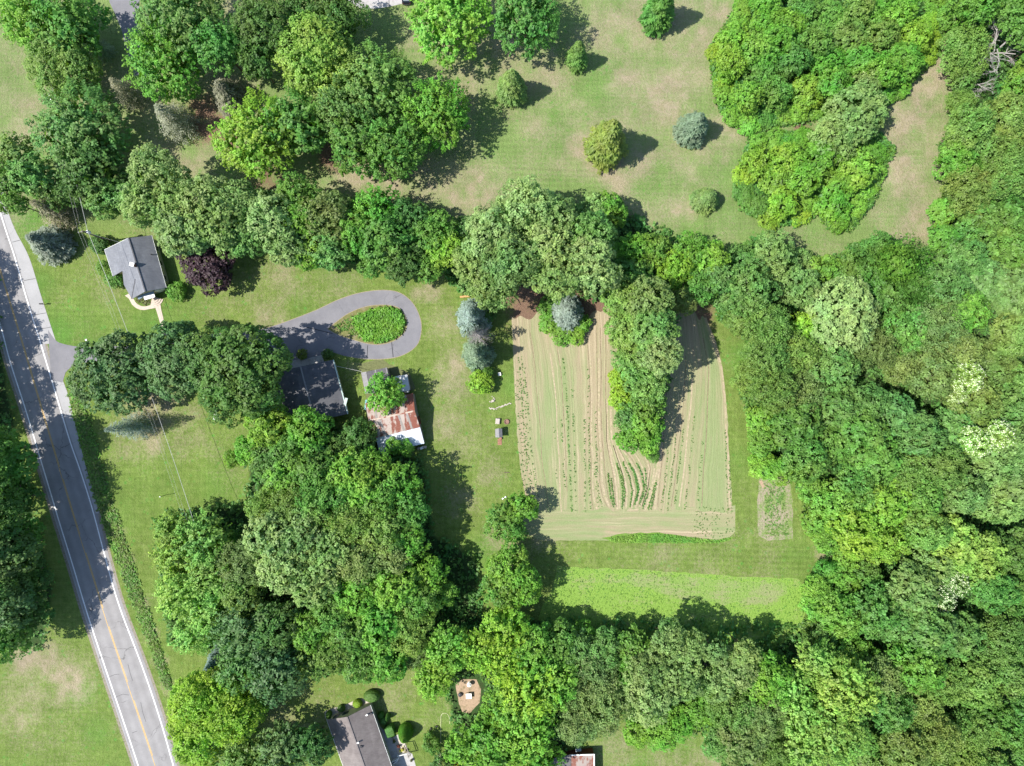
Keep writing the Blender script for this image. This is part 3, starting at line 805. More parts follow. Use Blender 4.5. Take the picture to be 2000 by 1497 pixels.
MARKS = [('the creamy flowering tree', 1885, 735), ('the white flowering tree', 1925, 857), ('the very wide pale tree', 1640, 618), ('the vegetable plot', 1515, 990), ('the bright crop corner', 1560, 1170),
         ('the right field edge', 1430, 820), ('the dead tree in the corner', 1972, 70), ('the tan clearing', 1780, 330), ('the smooth light crowns', 1885, 1085), ('the lower white flowering tree', 1850, 1155),
         ('the light lime maples', 1625, 1360), ('the streaky trees', 1770, 535), ('the notch between the thickets', 1650, 240), ('the lower right photo corner', 1990, 1480), ('the small mouth of the driveway', 110, 700), ('the curve of the thicket edge', 1400, 160),
         ('the rounded thicket corner', 1450, 420), ('the bare sandy spot', 1665, 1115), ('the shaded middle of the road', 130, 1000), ('the left photo edge', 0, 1100), ('the upper left road edge', 0, 650)]
def autolabels():
    rows = {}
    for t in TREES:
        if t['label']: continue
        nm, mx, my = min(MARKS, key=lambda m: math.hypot(m[1] - t['x'], m[2] - t['y']))
        dx, dy = t['x'] - mx, t['y'] - my; d = math.hypot(dx, dy)
        dr = 'right of' if dx > 0 else 'left of'
        if abs(dy) > abs(dx): dr = 'below' if dy > 0 else 'above'
        far = 'close' if d < 75 else ('a little' if d < 140 else 'further')
        size = 'small' if t['r'] < 27 else ('broad' if t['r'] > 40 else 'medium')
        kind = {'puffy': 'lumpy tree', 'fine': 'feathery tree', 'shrub': 'bush'}.get(t['s'], 'tree')
        rows.setdefault('%s %s %s %s %s %s' % (size, CNAME[t['c']], kind, far, dr, nm), []).append(t)
    o = ['topmost', 'second', 'third', 'fourth', 'fifth', 'sixth', 'seventh']
    for base, ts in rows.items():
        ts.sort(key=lambda t: t['y'])
        for i, t in enumerate(ts):
            t['label'] = base if len(ts) == 1 else (('upper ' if i == 0 else 'lower ') + base if len(ts) == 2 else o[min(i, 6)] + ' ' + base)
autolabels()

def region(t):
    x, y = t['x'], t['y']
    if t['group']: return t['group']
    if x < 320 and y > 1000 or (x < 20 and y > 500): return 'trees left of the road'
    if y < 355 and x < 1100: return 'big trees of the upper lawn'
    if x > 1440: return 'trees of the east wood'
    if x > 830 and y > 1190: return 'trees of the lower woods'
    if 1190 < x < 1340 and y > 560: return 'finger of trees in the field'
    if y < 600: return 'trees of the hedgerow'
    if x < 840 and y > 800: return 'trees of the south grove'
    return 'garden trees and shrubs'

def plant(t, i):
    rng = random.Random(i * 7 + 3)
    h = t['h']; s = t['s']
    conif = s in ('spruce', 'conifer', 'thin', 'barecon', 'bare')
    if conif:
        zc = h * .35
        r = t['r'] / 10 * (H - zc) / H
        px, py, _ = G(t['x'], t['y'], zc if s != 'bare' else h * .5)
        nm = {'bare': 'dead_tree', 'barecon': 'dead_spruce'}.get(s, 'conifer_tree')
        cat = 'dead tree' if 'dead' in nm else 'conifer'
        root = empty(nm, (px, py, 0), t['label'], cat, region(t), rng.uniform(0, 6.28))
        me = rng.choice(PROTO[s])
        if s == 'bare':
            k = r * 2.7
            b = link(bpy.data.objects.new('branches', me), root); b.scale = (k, k, h * .95)
            return
        if s == 'barecon':
            b = link(bpy.data.objects.new('bare_branches', me), root); b.scale = (r, r, h)
            return
        tr = link(bpy.data.objects.new('trunk', PROTO['stem'][0]), root); tr.scale = (h / 9, h / 9, h * .98)
        cr = link(bpy.data.objects.new('crown', me), root); cr.location = (0, 0, .04 * h); cr.scale = (r * 1.1, r * 1.1 * rng.uniform(.9, 1.1), h * .96)
    else:
        ry = min((h - (0 if s == 'shrub' or h < 5 else 1.6)) / 2 * (1.0 if h < 5 else 1), t['r'] / 10 * (.95 if s != 'maple' else 1.05))
        if h < 5: ry = max(ry, h * .52)
        zc = h - ry
        r = t['r'] / 10 * (H - zc) / H
        px, py, _ = G(t['x'], t['y'], zc)
        sh = s == 'shrub' or h < 5
        root = empty('shrub' if sh else 'broadleaf_tree', (px, py, 0), t['label'], 'shrub' if sh else 'tree', region(t), rng.uniform(0, 6.28) if s != 'willow' else 0)
        opts = PROTO[s]; tgt = min(set(o[0] for o in opts), key=lambda q: abs(q - r))
        R, me = rng.choice([o for o in opts if o[0] == tgt])
        tr = link(bpy.data.objects.new('stem' if sh else 'trunk', rng.choice(PROTO['trunk'])), root)
        tr.scale = (r * (1.05 if not sh else .8), r * (1.05 if not sh else .8), max(zc + ry * .2, .3))
        cr = link(bpy.data.objects.new('crown', me), root); cr.location = (0, 0, zc)
        a = r / R * rng.uniform(1.04, 1.11); el = rng.uniform(.94, 1.07)
        cr.scale = (a * el, a / el, ry / (.8 * R))
        cr.rotation_euler = (0, 0, rng.uniform(0, 6.28) if s != 'willow' else 0)
    c = COL[t['c']]
    if t['group'] == 'trees of the east wood': c = tuple(a * .78 + b * .22 for a, b in zip(c, (.120, .265, .060)))
    v = rng.gauss(1, .07); hsh = rng.gauss(0, .05)
    cr.color = (c[0] * v * (1 + hsh), c[1] * v, c[2] * v * (1 - hsh), 1)
def stem_proto():
    mb = MB(); mb.tube([(0, 0, 0), (.0, .0, .5), (0, 0, 1)], [.16, .08, .01], 7)
    return mesh_np('stem', mb.v, mb.f, [M['bark']])
PROTO['stem'] = [stem_proto()]
print('plants', len(TREES))

from collections import Counter
print(Counter(('shrub' if (t['s']=='shrub' or t['h']<5) else t['s']) for t in TREES))
# ------------------------------------------------------------------ ground
def W2(pts): return [G(x, y)[:2] for x, y in pts]

def smooth_line(pts, n=8):
    """Catmull-Rom through the survey points"""
    out = []
    P = [pts[0]] + list(pts) + [pts[-1]]
    for i in range(1, len(P) - 2):
        p0, p1, p2, p3 = (np.array(P[j], float) for j in (i - 1, i, i + 1, i + 2))
        for k in range(n):
            t = k / n
            out.append(tuple(.5 * ((2 * p1) + (-p0 + p2) * t + (2 * p0 - 5 * p1 + 4 * p2 - p3) * t * t + (-p0 + 3 * p1 - 3 * p2 + p3) * t ** 3)))
    out.append(tuple(pts[-1])); return out

def vnoise(x, y, s, seed):
    r = np.random.default_rng(seed); g = r.random((64, 64))
    X = x / s; Y = y / s; xi = np.floor(X).astype(int); yi = np.floor(Y).astype(int); fx = X - xi; fy = Y - yi
    fx = fx * fx * (3 - 2 * fx); fy = fy * fy * (3 - 2 * fy)
    a = g[xi % 64, yi % 64]; b = g[(xi + 1) % 64, yi % 64]; c = g[xi % 64, (yi + 1) % 64]; d = g[(xi + 1) % 64, (yi + 1) % 64]
    return (a * (1 - fx) + b * fx) * (1 - fy) + (c * (1 - fx) + d * fx) * fy

DRY = [(70,1290,60,1.0),(130,1330,60,.9),(50,1380,60,.7),(300,800,60,1.0),(290,850,50,.7),(1480,1160,50,.5),(930,370,45,.9),(900,395,30,.6),(760,355,70,.8),(690,335,40,.9),(880,150,60,.7),(960,120,60,.6),(1060,140,50,.4),(820,90,40,.5),(1190,335,38,.8),(1140,290,40,.7),(1240,180,60,.5),(1310,180,70,.5),(1250,60,70,.4),(1330,60,60,.5),(1400,50,50,.8),(1410,270,50,.6),(1350,300,60,.4),
       (1450,245,25,.7),(1330,410,35,.6),(1260,310,40,.3),(1800,330,75,.62),(1790,240,60,.7),(1800,420,60,.5),(1810,170,50,.9),(1740,300,60,.5),(1840,110,30,.9),(75,240,45,.7),(65,215,30,.6),(30,170,60,.2),(80,1310,70,.6),(120,1350,60,.5),(60,1400,70,.3),
       (285,805,55,.75),(350,800,60,.55),(250,860,60,.4),(360,860,60,.4),(430,900,60,.2),(560,545,60,.45),(650,560,50,.4),(530,620,40,.6),(870,640,40,.6),(885,720,40,.8),(880,770,45,.6),(870,830,45,.6),(900,880,60,.35),(840,570,22,.8),(815,575,20,.6),(760,715,25,.3),
       (690,725,20,.5),(900,980,40,.6),(960,930,40,.5),(1060,1045,40,.7),(980,1070,40,.6),(1010,1075,50,.5),(1100,1060,60,.3),(1400,1105,60,.3),(1290,1090,60,.4),(1500,1090,60,.2),(1610,1085,20,.8),(1650,1110,20,.9),(1665,1118,12,1),(1590,1240,30,.7),(1560,1220,25,.5),
       (640,1370,50,.4),(760,1350,60,.35),(560,1400,60,.5),(840,1400,50,.25),(1200,1470,50,.5),(1290,1480,40,.4),(1340,1480,40,.5),(1390,1480,40,.6),(910,1400,40,.4),(200,560,50,.25),(450,590,60,.3),(130,560,40,.2),(1330,260,60,.3),(300,1240,16,.8),(315,1290,16,.8),(325,1340,18,.9),(338,1400,16,.7),(280,1180,14,.6),(255,1100,12,.6),(235,1040,12,.5),(352,1450,14,.6),(210,1340,12,.6),(232,1420,12,.6),(185,940,10,.6),(170,900,10,.6),(150,820,9,.5),(143,775,9,.5),(1830,210,14,1.3),(1790,200,12,1.3),(1770,310,14,1.3),(1800,215,10,1.3),
       (1100,230,60,.35),(1180,80,60,.4),(1460,60,40,.5),(400,330,60,.35),(1270,930,60,.0),(100,1440,60,.3),(870,1370,40,.3),(1000,860,20,.2)]
LUSH = [(175,850,14,.9),(200,960,16,1),(220,1030,16,1),(250,1110,16,1),(280,1200,14,1),(305,1270,14,.9),(325,1330,12,.9),(1790,330,30,.4),(1775,420,30,.5),(110,650,50,.9),(80,560,30,.8),(300,650,60,.6),(160,640,60,.5),(1010,400,90,.5),(960,340,50,.6),(1270,350,60,.35),(1190,380,60,.4),(1330,340,40,.4),(1080,260,50,.45),(1180,170,60,.4),(1430,340,40,.5),(1370,440,80,.4),(1550,450,60,.4),(230,1000,60,.3),(300,960,80,.25),(430,960,60,.5),
        (160,1350,30,.7),(190,1430,30,.6),(1450,700,35,.9),(1450,900,30,.4),(1000,750,20,.6),(1010,830,15,.5),(950,1080,40,.8),(650,530,40,.3),(350,600,60,.35),(900,1420,60,.4),(1560,1100,50,.4),(1320,1180,40,.3),(590,600,40,.3),(20,420,30,.5),(60,430,40,.9),(330,1180,60,.3),(1190,1450,40,.5),(1330,1450,40,.5),(1250,1480,40,.4)]
LITTER_SHADE = [(1020,560,50,1.4),(1090,580,50,1.4),(1150,570,50,1.4),(1180,610,40,1.4),(1330,590,50,1.3),(1370,600,30,1.2),(1250,580,60,1.2),(1060,620,40,1.2),(405,235,55,1),(440,270,40,.8),(1030,590,45,1.3),(1160,590,45,1.3),(1345,615,50,1.2),(1180,640,30,.9),(1010,640,30,.6),(520,345,50,.7),(640,310,40,.8),(540,350,30,.5),(1690,1120,30,1),(1670,1112,14,1.2),(460,1150,30,1),(1480,1250,40,.7),(1385,640,25,.5),(560,390,30,.6),(1220,0,0.1,0),(1630,200,40,.8),(1570,255,25,.9)]  # brown leaf litter; blobs at the field top also carry the grove's shade
def blobs(x, y, L):
    o = np.zeros_like(x)
    for a, b, r, s in L:
        gx, gy = (a - 1000) / 10, (748.5 - b) / 10; r = r / 10
        o = np.maximum(o, s * np.exp(-(((x - gx) ** 2 + (y - gy) ** 2) / (r * r)) ** 1.2))
    return o
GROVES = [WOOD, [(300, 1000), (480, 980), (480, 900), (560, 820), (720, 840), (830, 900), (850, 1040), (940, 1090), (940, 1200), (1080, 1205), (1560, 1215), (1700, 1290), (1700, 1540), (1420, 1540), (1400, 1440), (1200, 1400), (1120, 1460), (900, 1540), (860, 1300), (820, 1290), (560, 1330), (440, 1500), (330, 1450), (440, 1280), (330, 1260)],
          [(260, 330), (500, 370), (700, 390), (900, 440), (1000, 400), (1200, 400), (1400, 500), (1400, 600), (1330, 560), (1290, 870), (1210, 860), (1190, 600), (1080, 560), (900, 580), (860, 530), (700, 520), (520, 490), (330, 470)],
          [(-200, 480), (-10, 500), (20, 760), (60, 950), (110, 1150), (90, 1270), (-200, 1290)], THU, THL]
def poly_mask(x, y, poly, feather=1.4):
    P = np.array(W2(poly)); ins = np.zeros(x.shape, bool); d = np.full(x.shape, 1e9)
    for i in range(len(P)):
        (ax, ay), (bx, by) = P[i - 1], P[i]
        c = ((ay > y) != (by > y)) & (x < (bx - ax) * (y - ay) / (by - ay + 1e-12) + ax); ins ^= c
        t = np.clip(((x - ax) * (bx - ax) + (y - ay) * (by - ay)) / ((bx - ax) ** 2 + (by - ay) ** 2 + 1e-9), 0, 1)
        d = np.minimum(d, np.hypot(x - ax - t * (bx - ax), y - ay - t * (by - ay)))
    return np.where(ins, np.clip(d / feather, 0, 1), 0)

def make_ground():
    xs = np.concatenate([[-3000, -1200, -500, -250, -150, -120], np.arange(-108, 108.1, .62), [120, 150, 250, 500, 1200, 3000]])
    ys = np.concatenate([[-3000, -1200, -500, -250, -150, -100], np.arange(-82, 82.1, .62), [100, 150, 250, 500, 1200, 3000]])
    X, Y = np.meshgrid(xs, ys); x = X.ravel(); y = Y.ravel()
    j = np.where((abs(x) < 107) & (abs(y) < 81), 1, 0); r = np.random.default_rng(5)
    x = x + j * r.uniform(-.15, .15, x.shape); y = y + j * r.uniform(-.15, .15, y.shape)
    z = (vnoise(x, y, 9, 1) - .5) * .0 * j
    n1 = vnoise(x, y, 4.2, 2); n2 = vnoise(x, y, 1.6, 3); n3 = vnoise(x, y, 11, 4); n4 = vnoise(x + y * .3, y, .9, 9)
    ix = x * 10 + 1000; iy = 748.5 - y * 10
    meadow = 1 / (1 + np.exp(-((470 - iy) / 25 + (ix - 640) / 400)))           # the upper meadow is thinner and drier
    dry = blobs(x, y, DRY) * (.35 + .9 * n2) * (1 - .22 * meadow) + meadow * (.10 + .55 * n1 * n3 + .25 * (n2 - .4)) + .24 * (n1 - .45) + .15 * (n4 - .5)
    lush = blobs(x, y, LUSH) * (.6 + .7 * n2) + .4 * np.clip(n3 - .6, 0, 1)
    litter_shade = blobs(x, y, LITTER_SHADE) * (.5 + .9 * n2)
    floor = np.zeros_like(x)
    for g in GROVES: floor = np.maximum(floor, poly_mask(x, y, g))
    nx, ny = len(xs), len(ys)
    a = np.arange(nx * ny).reshape(ny, nx)
    F = np.stack([a[:-1, :-1].ravel(), a[:-1, 1:].ravel(), a[1:, 1:].ravel(), a[1:, :-1].ravel()], 1)
    m, n, b = mat('lawn', .95, .15); k = NB(n); g = k.geo()
    fine = k.noise(5.5, 4, .7, g); mid = k.noise(.9, 4, .6, g); big = k.noise(.16, 3, .55, g); tuft = k.noise(2.2, 3, .6, g)
    grass = k.mix(k.ramp(mid, .35, .65), (.100, .152, .028), (.144, .194, .048))
    grass = k.mix(k.math('MULTIPLY', k.attr('meadow'), .8), grass, (.140, .202, .066))
    grass = k.mix(k.math('MULTIPLY', k.attr('lush'), .75, True), grass, (.080, .185, .030))
    # mower passes
    wv = k.node('ShaderNodeTexWave', wave_type='BANDS', bands_direction='Y'); wv.inputs['Scale'].default_value = .30; wv.inputs['Distortion'].default_value = .6; wv.inputs['Detail'].default_value = 1
    k.L.new(k.mapping(g, (1, 1, 1), 0.03), wv.inputs['Vector'])
    grass = k.scale(grass, k.math('ADD', 1.0, k.math('MULTIPLY', k.math('SUBTRACT', wv.outputs['Fac'], .5), k.attr('stripe'))))
    mow = k.math('ADD', k.noise(1.0, 2, .6, k.mapping(g, (1.9, .10, 1), math.radians(-17))), k.noise(1.0, 2, .6, k.mapping(g, (.09, 1.7, 1), math.radians(3))))
    grass = k.scale(grass, k.ramp(mow, .7, 1.3, .86, 1.14))
    vor = k.node('ShaderNodeTexVoronoi'); vor.inputs['Scale'].default_value = .8; vor.inputs['Randomness'].default_value = 1; k.L.new(g, vor.inputs['Vector'])
    grass = k.mix(k.math('MULTIPLY', k.ramp(vor.outputs['Distance'], .10, .34, 1, 0), k.ramp(k.noise(.3, 3, .6, g), .48, .62)), grass, (.085, .215, .035))
    dryf = k.math('ADD', k.attr('dry'), k.math('MULTIPLY', k.math('SUBTRACT', tuft, .5), 1.25))
    dryf = k.ramp(dryf, .12, .95, 0, .92)
    col = k.mix(dryf, grass, k.mix(k.ramp(mid, .4, .6), (.245, .210, .130), (.290, .238, .168)))
    lit = k.ramp(k.math('ADD', k.attr('litter_shade'), k.math('MULTIPLY', k.math('SUBTRACT', tuft, .5), .9)), .3, .8)
    col = k.mix(lit, col, k.mix(fine, (.135, .080, .055), (.19, .125, .085)))
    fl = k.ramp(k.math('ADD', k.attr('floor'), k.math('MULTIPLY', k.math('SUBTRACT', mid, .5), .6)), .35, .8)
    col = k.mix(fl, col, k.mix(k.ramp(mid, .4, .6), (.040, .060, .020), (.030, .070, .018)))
    col = k.scale(col, k.math('MULTIPLY', k.ramp(fine, .25, .75, .70, 1.30), k.ramp(big, .3, .7, .90, 1.10)))
    k.L.new(col, b.inputs['Base Color'])
    k.bump(k.math('ADD', fine, tuft), .25, b, .8)
    sm = lambda t: 1 / (1 + np.exp(-t))
    stripe = .12 * sm((ix - 850) / 20) * sm((iy - 300) / 15) * sm((480 - iy) / 15) * sm((1250 - ix) / 40) \
        + .20 * sm((ix - 1060) / 20) * sm((iy - 1050) / 5) * sm((1115 - iy) / 5) * sm((1600 - ix) / 20) * .4 + .02
    me = mesh_np('ground', np.stack([x, y, z], 1), F, [m], dict(dry=dry, lush=lush, litter_shade=litter_shade, floor=floor, stripe=stripe, meadow=meadow))
    tag(link(bpy.data.objects.new('ground', me)), kind='structure')
make_ground()

def sheet(name, poly, z, m, kind='structure', jag=0.0, seed=1, step=1.2, label=None, cat=None):
    """flat sheet from an outline (in metres), triangulated, with optional ragged edge"""
    rng = random.Random(seed); P = []
    for i in range(len(poly)):
        a, b = poly[i], poly[(i + 1) % len(poly)]; L = math.hypot(b[0] - a[0], b[1] - a[1]); n = max(1, int(L / step)) if jag else 1
        for k in range(n):
            t = k / n; P.append((a[0] + (b[0] - a[0]) * t + rng.uniform(-jag, jag), a[1] + (b[1] - a[1]) * t + rng.uniform(-jag, jag)))
    from mathutils.geometry import tessellate_polygon
    tris = tessellate_polygon([[Vector((x, y, 0)) for x, y in P]])
    F = []
    for t in tris:
        a, b, c = (P[i] for i in t)
        s = (b[0] - a[0]) * (c[1] - a[1]) - (b[1] - a[1]) * (c[0] - a[0])
        F.append(tuple(t) if s > 0 else tuple(reversed(t)))
    o = link(bpy.data.objects.new(name, mesh_np(name, [(x, y, z) for x, y in P], F, [m])))
    return tag(o, label, cat, kind=kind)

def ribbon(name, L, R, z, m, rows=1, kind='structure', us=None, parent=None):
    """strip between two lines of equal point count; uv = (metres across, metres along)"""
    n = len(L); V = []; UV = []; F = []; s = 0
    for i in range(n):
        if i: s += math.hypot(L[i][0] - L[i - 1][0], L[i][1] - L[i - 1][1])
        wd = math.hypot(L[i][0] - R[i][0], L[i][1] - R[i][1])
        for k in range(rows + 1):
            t = k / rows; V.append((L[i][0] + (R[i][0] - L[i][0]) * t, L[i][1] + (R[i][1] - L[i][1]) * t, z)); UV.append((t * wd, s))
    for i in range(n - 1):
        for k in range(rows):
            a = i * (rows + 1) + k; F.append((a, a + rows + 1, a + rows + 2, a + 1))
    # keep normals upward
    F = [f if ((V[f[1]][0] - V[f[0]][0]) * (V[f[2]][1] - V[f[0]][1]) - (V[f[1]][1] - V[f[0]][1]) * (V[f[2]][0] - V[f[0]][0])) > 0 else tuple(reversed(f)) for f in F]
    o = link(bpy.data.objects.new(name, mesh_np(name, V, F, [m], uv=UV)), parent)
    return tag(o, kind=kind) if parent is None else o

# ---- road
def asphalt(name, a, b, cracks=1.0, tint=(1, 1, 1), wheel=False):
    m, n, bs = mat(name, .85, .3); k = NB(n); g = k.geo()
    c = k.mix(k.ramp(k.noise(.35, 4, .6, g), .35, .65), a, b)
    c = k.scale(c, k.ramp(k.noise(9, 4, .75, g), .3, .7, .88, 1.12))
    vo = k.node('ShaderNodeTexVoronoi', feature='DISTANCE_TO_EDGE'); vo.inputs['Scale'].default_value = .16
    ds = k.node('ShaderNodeVectorMath', operation='ADD'); k.L.new(g, ds.inputs[0])
    nn = k.node('ShaderNodeTexNoise'); nn.inputs['Scale'].default_value = .5; nn.inputs['Detail'].default_value = 5
    k.L.new(k.geo(), nn.inputs['Vector'])
    sc = k.node('ShaderNodeVectorMath', operation='SCALE'); k.L.new(nn.outputs['Color'], sc.inputs[0]); sc.inputs['Scale'].default_value = 2.5
    k.L.new(sc.outputs[0], ds.inputs[1]); k.L.new(ds.outputs[0], vo.inputs['Vector'])
    cr = k.math('MULTIPLY', k.ramp(vo.outputs['Distance'], 0.0, .011, 1, 0), k.math('MULTIPLY', k.ramp(k.noise(.2, 2, .5, g), .45, .6), cracks))
    c = k.mix(cr, c, tuple(x * .45 for x in a))
    if wheel:
        u = k.node('ShaderNodeSeparateXYZ'); k.L.new(k.uv(), u.inputs[0])
        wv = k.math('SINE', k.math('MULTIPLY', u.outputs[0], 2 * math.pi / 1.85))
        c = k.scale(c, k.math('ADD', 1.0, k.math('MULTIPLY', wv, .05)))
    k.L.new(c, bs.inputs['Base Color']); k.bump(k.noise(14, 3, .7, g), .02, bs, .5)
    return m
M['road'] = asphalt('road_asphalt', (.192, .184, .182), (.230, .222, .220), 1.0, wheel=True)
M['shoulder'] = asphalt('concrete_shoulder', (.265, .262, .262), (.30, .295, .295), .5)
M['drive'] = asphalt('driveway_asphalt', (.138, .136, .148), (.170, .166, .178), .7)
M['white_paint'] = plain('white_paint', (.62, .62, .62), .6, .28, 6)
M['yellow_paint'] = plain('yellow_paint', (.50, .30, .055), .6, .3, 6)
M['gravel'] = plain('roadside_gravel', (.20, .175, .14), .95, .35, 7, dirt=(.10, .12, .04))
M['concrete'] = plain('concrete', (.33, .32, .31), .85, .12, 3, dirt=(.24, .22, .20))
M['walk'] = plain('walk_concrete', (.42, .35, .29), .85, .14, 4)

Y0 = [300, 420, 527, 667, 793, 893, 1004, 1130, 1227, 1357, 1490, 1620]
CEN = smooth_line(list(zip([-66, -31, 0, 43, 80, 110, 143, 183, 213, 257, 302, 346], Y0)), 5)
def xat(line, y):
    for (x0, y0), (x1, y1) in zip(line, line[1:]):
        if y0 <= y <= y1: return x0 + (x1 - x0) * (y - y0) / (y1 - y0)
    return line[-1][0] if y > line[-1][1] else line[0][0] + (y - line[0][1]) * .31
EDR = smooth_line([(-30, 300), (2, 420), (28, 500), (50, 577), (80, 673), (113, 783), (137, 863), (157, 920), (180, 993), (207, 1094), (233, 1184), (277, 1300), (310, 1397), (337, 1490), (372, 1620)], 5)
EDL = smooth_line([(-97, 300), (-60, 430), (0, 633), (20, 707), (50, 800), (77, 890), (107, 990), (115, 1017), (143, 1107), (170, 1197), (203, 1297), (237, 1397), (268, 1490), (309, 1620)], 5)
ys = list(range(300, 1621, 12))
def off(line, dx): return [G(xat(line, y) + dx, y)[:2] for y in ys]
ribbon('road_shoulder', off(EDL, -13), off(EDR, 13), .004, M['gravel'], 2)
ribbon('road', off(EDL, -7.5), off(EDR, 8), .012, M['road'], 6)
MK = bpy.data.objects.new('road_markings', None)
def stripe_ob(name, line, d0, d1, z, m, brk=None):
    mb = MB()
    for i in range(len(ys) - 1):
        if brk and brk(ys[i]): continue
        a = G(xat(line, ys[i]) + d0, ys[i])[:2]; b = G(xat(line, ys[i]) + d1, ys[i])[:2]
        c = G(xat(line, ys[i + 1]) + d1, ys[i + 1])[:2]; d = G(xat(line, ys[i + 1]) + d0, ys[i + 1])[:2]
        mb.add([(*d, z), (*c, z), (*b, z), (*a, z)], [[0, 1, 2, 3]])
    return tag(mb.build(name, m), kind='structure')
stripe_ob('edge_marking', EDR, -1.1, 1.1, .018, M['white_paint'])
stripe_ob('edge_marking', EDL, -1.1, 1.1, .018, M['white_paint'])
stripe_ob('outer_seam', EDL, -6.6, -5.8, .017, plain('pale_seam', (.30, .30, .30), .8, .2, 6))
stripe_ob('centre_marking', CEN, -1.45, -.45, .018, M['yellow_paint'])
stripe_ob('centre_marking', CEN, .45, 1.45, .018, M['yellow_paint'], lambda y: (y // 36) % 4 == 1 and y > 900)
# concrete shoulder widening north of the driveway
yy = list(range(330, 673, 9)); base = smooth_line([(-34, 330), (-6, 400), (14, 440), (57, 500), (80, 577), (107, 660), (110, 672)], 6)
outer = smooth_line([(0, 330), (12, 400), (30, 450), (57, 503), (80, 577), (107, 660), (112, 674)], 6)
sh = ribbon('concrete_shoulder', [G(xat(EDR, y) + 4, y)[:2] for y in yy], [G(xat(outer, y), y)[:2] for y in yy], .020, M['shoulder'], 2)
yy2 = list(range(742, 1010, 9)); out2 = smooth_line([(122, 742), (131, 765), (140, 800), (152, 850), (170, 920), (186, 975), (198, 1020)], 5)
ribbon('concrete_shoulder', [G(xat(EDR, y) + 4, y)[:2] for y in yy2], [G(xat(out2, y), y)[:2] for y in yy2], .020, M['shoulder'], 2)
# crack seams of the shoulder slabs
mb = MB()
for y in (545, 612, 640, 470): 
    a = G(xat(EDR, y) + 6, y + 4); b = G(xat(outer, y) - 1, y); mb.add([(a[0], a[1], .026), (b[0], b[1], .026), (b[0], b[1] + .10, .026), (a[0], a[1] + .10, .026)], [[0, 1, 2, 3]])
tag(mb.build('slab_joints', plain('joint_tar', (.07, .07, .07), .9)), kind='structure')

# ---- driveway with its turning loop
top = smooth_line([(94, 645), (107, 663), (120, 671), (150, 677), (190, 678), (300, 672), (400, 655), (470, 648), (515, 642), (560, 628), (615, 607), (660, 586), (700, 573), (745, 567), (780, 572), (806, 592), (820, 620), (823, 645), (816, 672), (795, 690), (765, 700), (720, 702), (680, 697), (655, 690), (640, 686)], 6)
bot = [(626, 700), (628, 716), (560, 722), (520, 720), (430, 712), (300, 706), (200, 705), (160, 709), (140, 716), (128, 728), (122, 748), (100, 742)]
sheet('driveway', W2(top + bot), .026, M['drive'])
isl = smooth_line([(640, 643), (652, 633), (680, 613), (712, 600), (745, 596), (775, 600), (790, 615), (795, 635), (788, 652), (770, 666), (745, 673), (720, 672), (690, 664), (660, 654), (640, 643)], 5)[:-1]
M['bed'] = plain('bed_soil', (.13, .13, .045), .95, .3, 3, dirt=(.19, .155, .11))
sheet('planted_island', W2(isl), .060, M['bed'])
M['edging'] = plain('tan_edge', (.24, .20, .13), .95, .3, 5)
def edge_line(name, pts, wd, z, m):
    P = W2(pts); mb = MB()
    for i in range(len(P) - 1):
        a, b = Vector((*P[i], 0)), Vector((*P[i + 1], 0)); d = (b - a)
        if d.length < 1e-6: continue
        nrm = Vector((-d.y, d.x, 0)).normalized() * wd / 2
        mb.add([(a - nrm) + Vector((0, 0, z)), (b - nrm) + Vector((0, 0, z)), (b + nrm) + Vector((0, 0, z)), (a + nrm) + Vector((0, 0, z))], [[0, 1, 2, 3]])
    return tag(mb.build(name, m), kind='structure')
edge_line('driveway_edge', top[40:-14], .11, .034, M['edging'])
edge_line('island_edge', isl + [isl[0]], .11, .066, M['edging'])
for pts in ([(250, 1298), (254, 1314), (259, 1330)], [(214, 1322), (224, 1318), (233, 1317)], [(226, 1362), (240, 1356), (252, 1358)], [(245, 1270), (256, 1264), (262, 1265)], [(258, 1432), (268, 1428)], [(30, 545), (44, 540)], [(275, 1372), (279, 1392), (285, 1410)]):
    edge_line('road_crack', pts, .07, .0165, plain('crack_tar', (.06, .06, .06), .8))
for pts in ([(718, 675), (717, 700)], [(765, 669), (768, 698)], [(600, 640), (650, 652)]):
    edge_line('tar_seam', pts, .16, .034, plain('tar', (.035, .035, .04), .7))
# top of the sheet: neighbour's driveway and concrete pad
sheet('side_driveway', W2([(207, -60), (214, 5), (226, 30), (238, 60), (246, 95), (262, 150), (290, 150), (272, 90), (268, 50), (272, 10), (276, -60)]), .024, M['drive'])
sheet('concrete_pad', W2([(640, -90), (680, 2), (700, 15), (712, 19), (745, 16), (762, 13), (790, 7), (798, -90)]), .024, M['concrete'])
edge_line('pad_joint', [(758, -80), (760, 13)], .15, .032, plain('joint', (.1, .1, .1), .9))

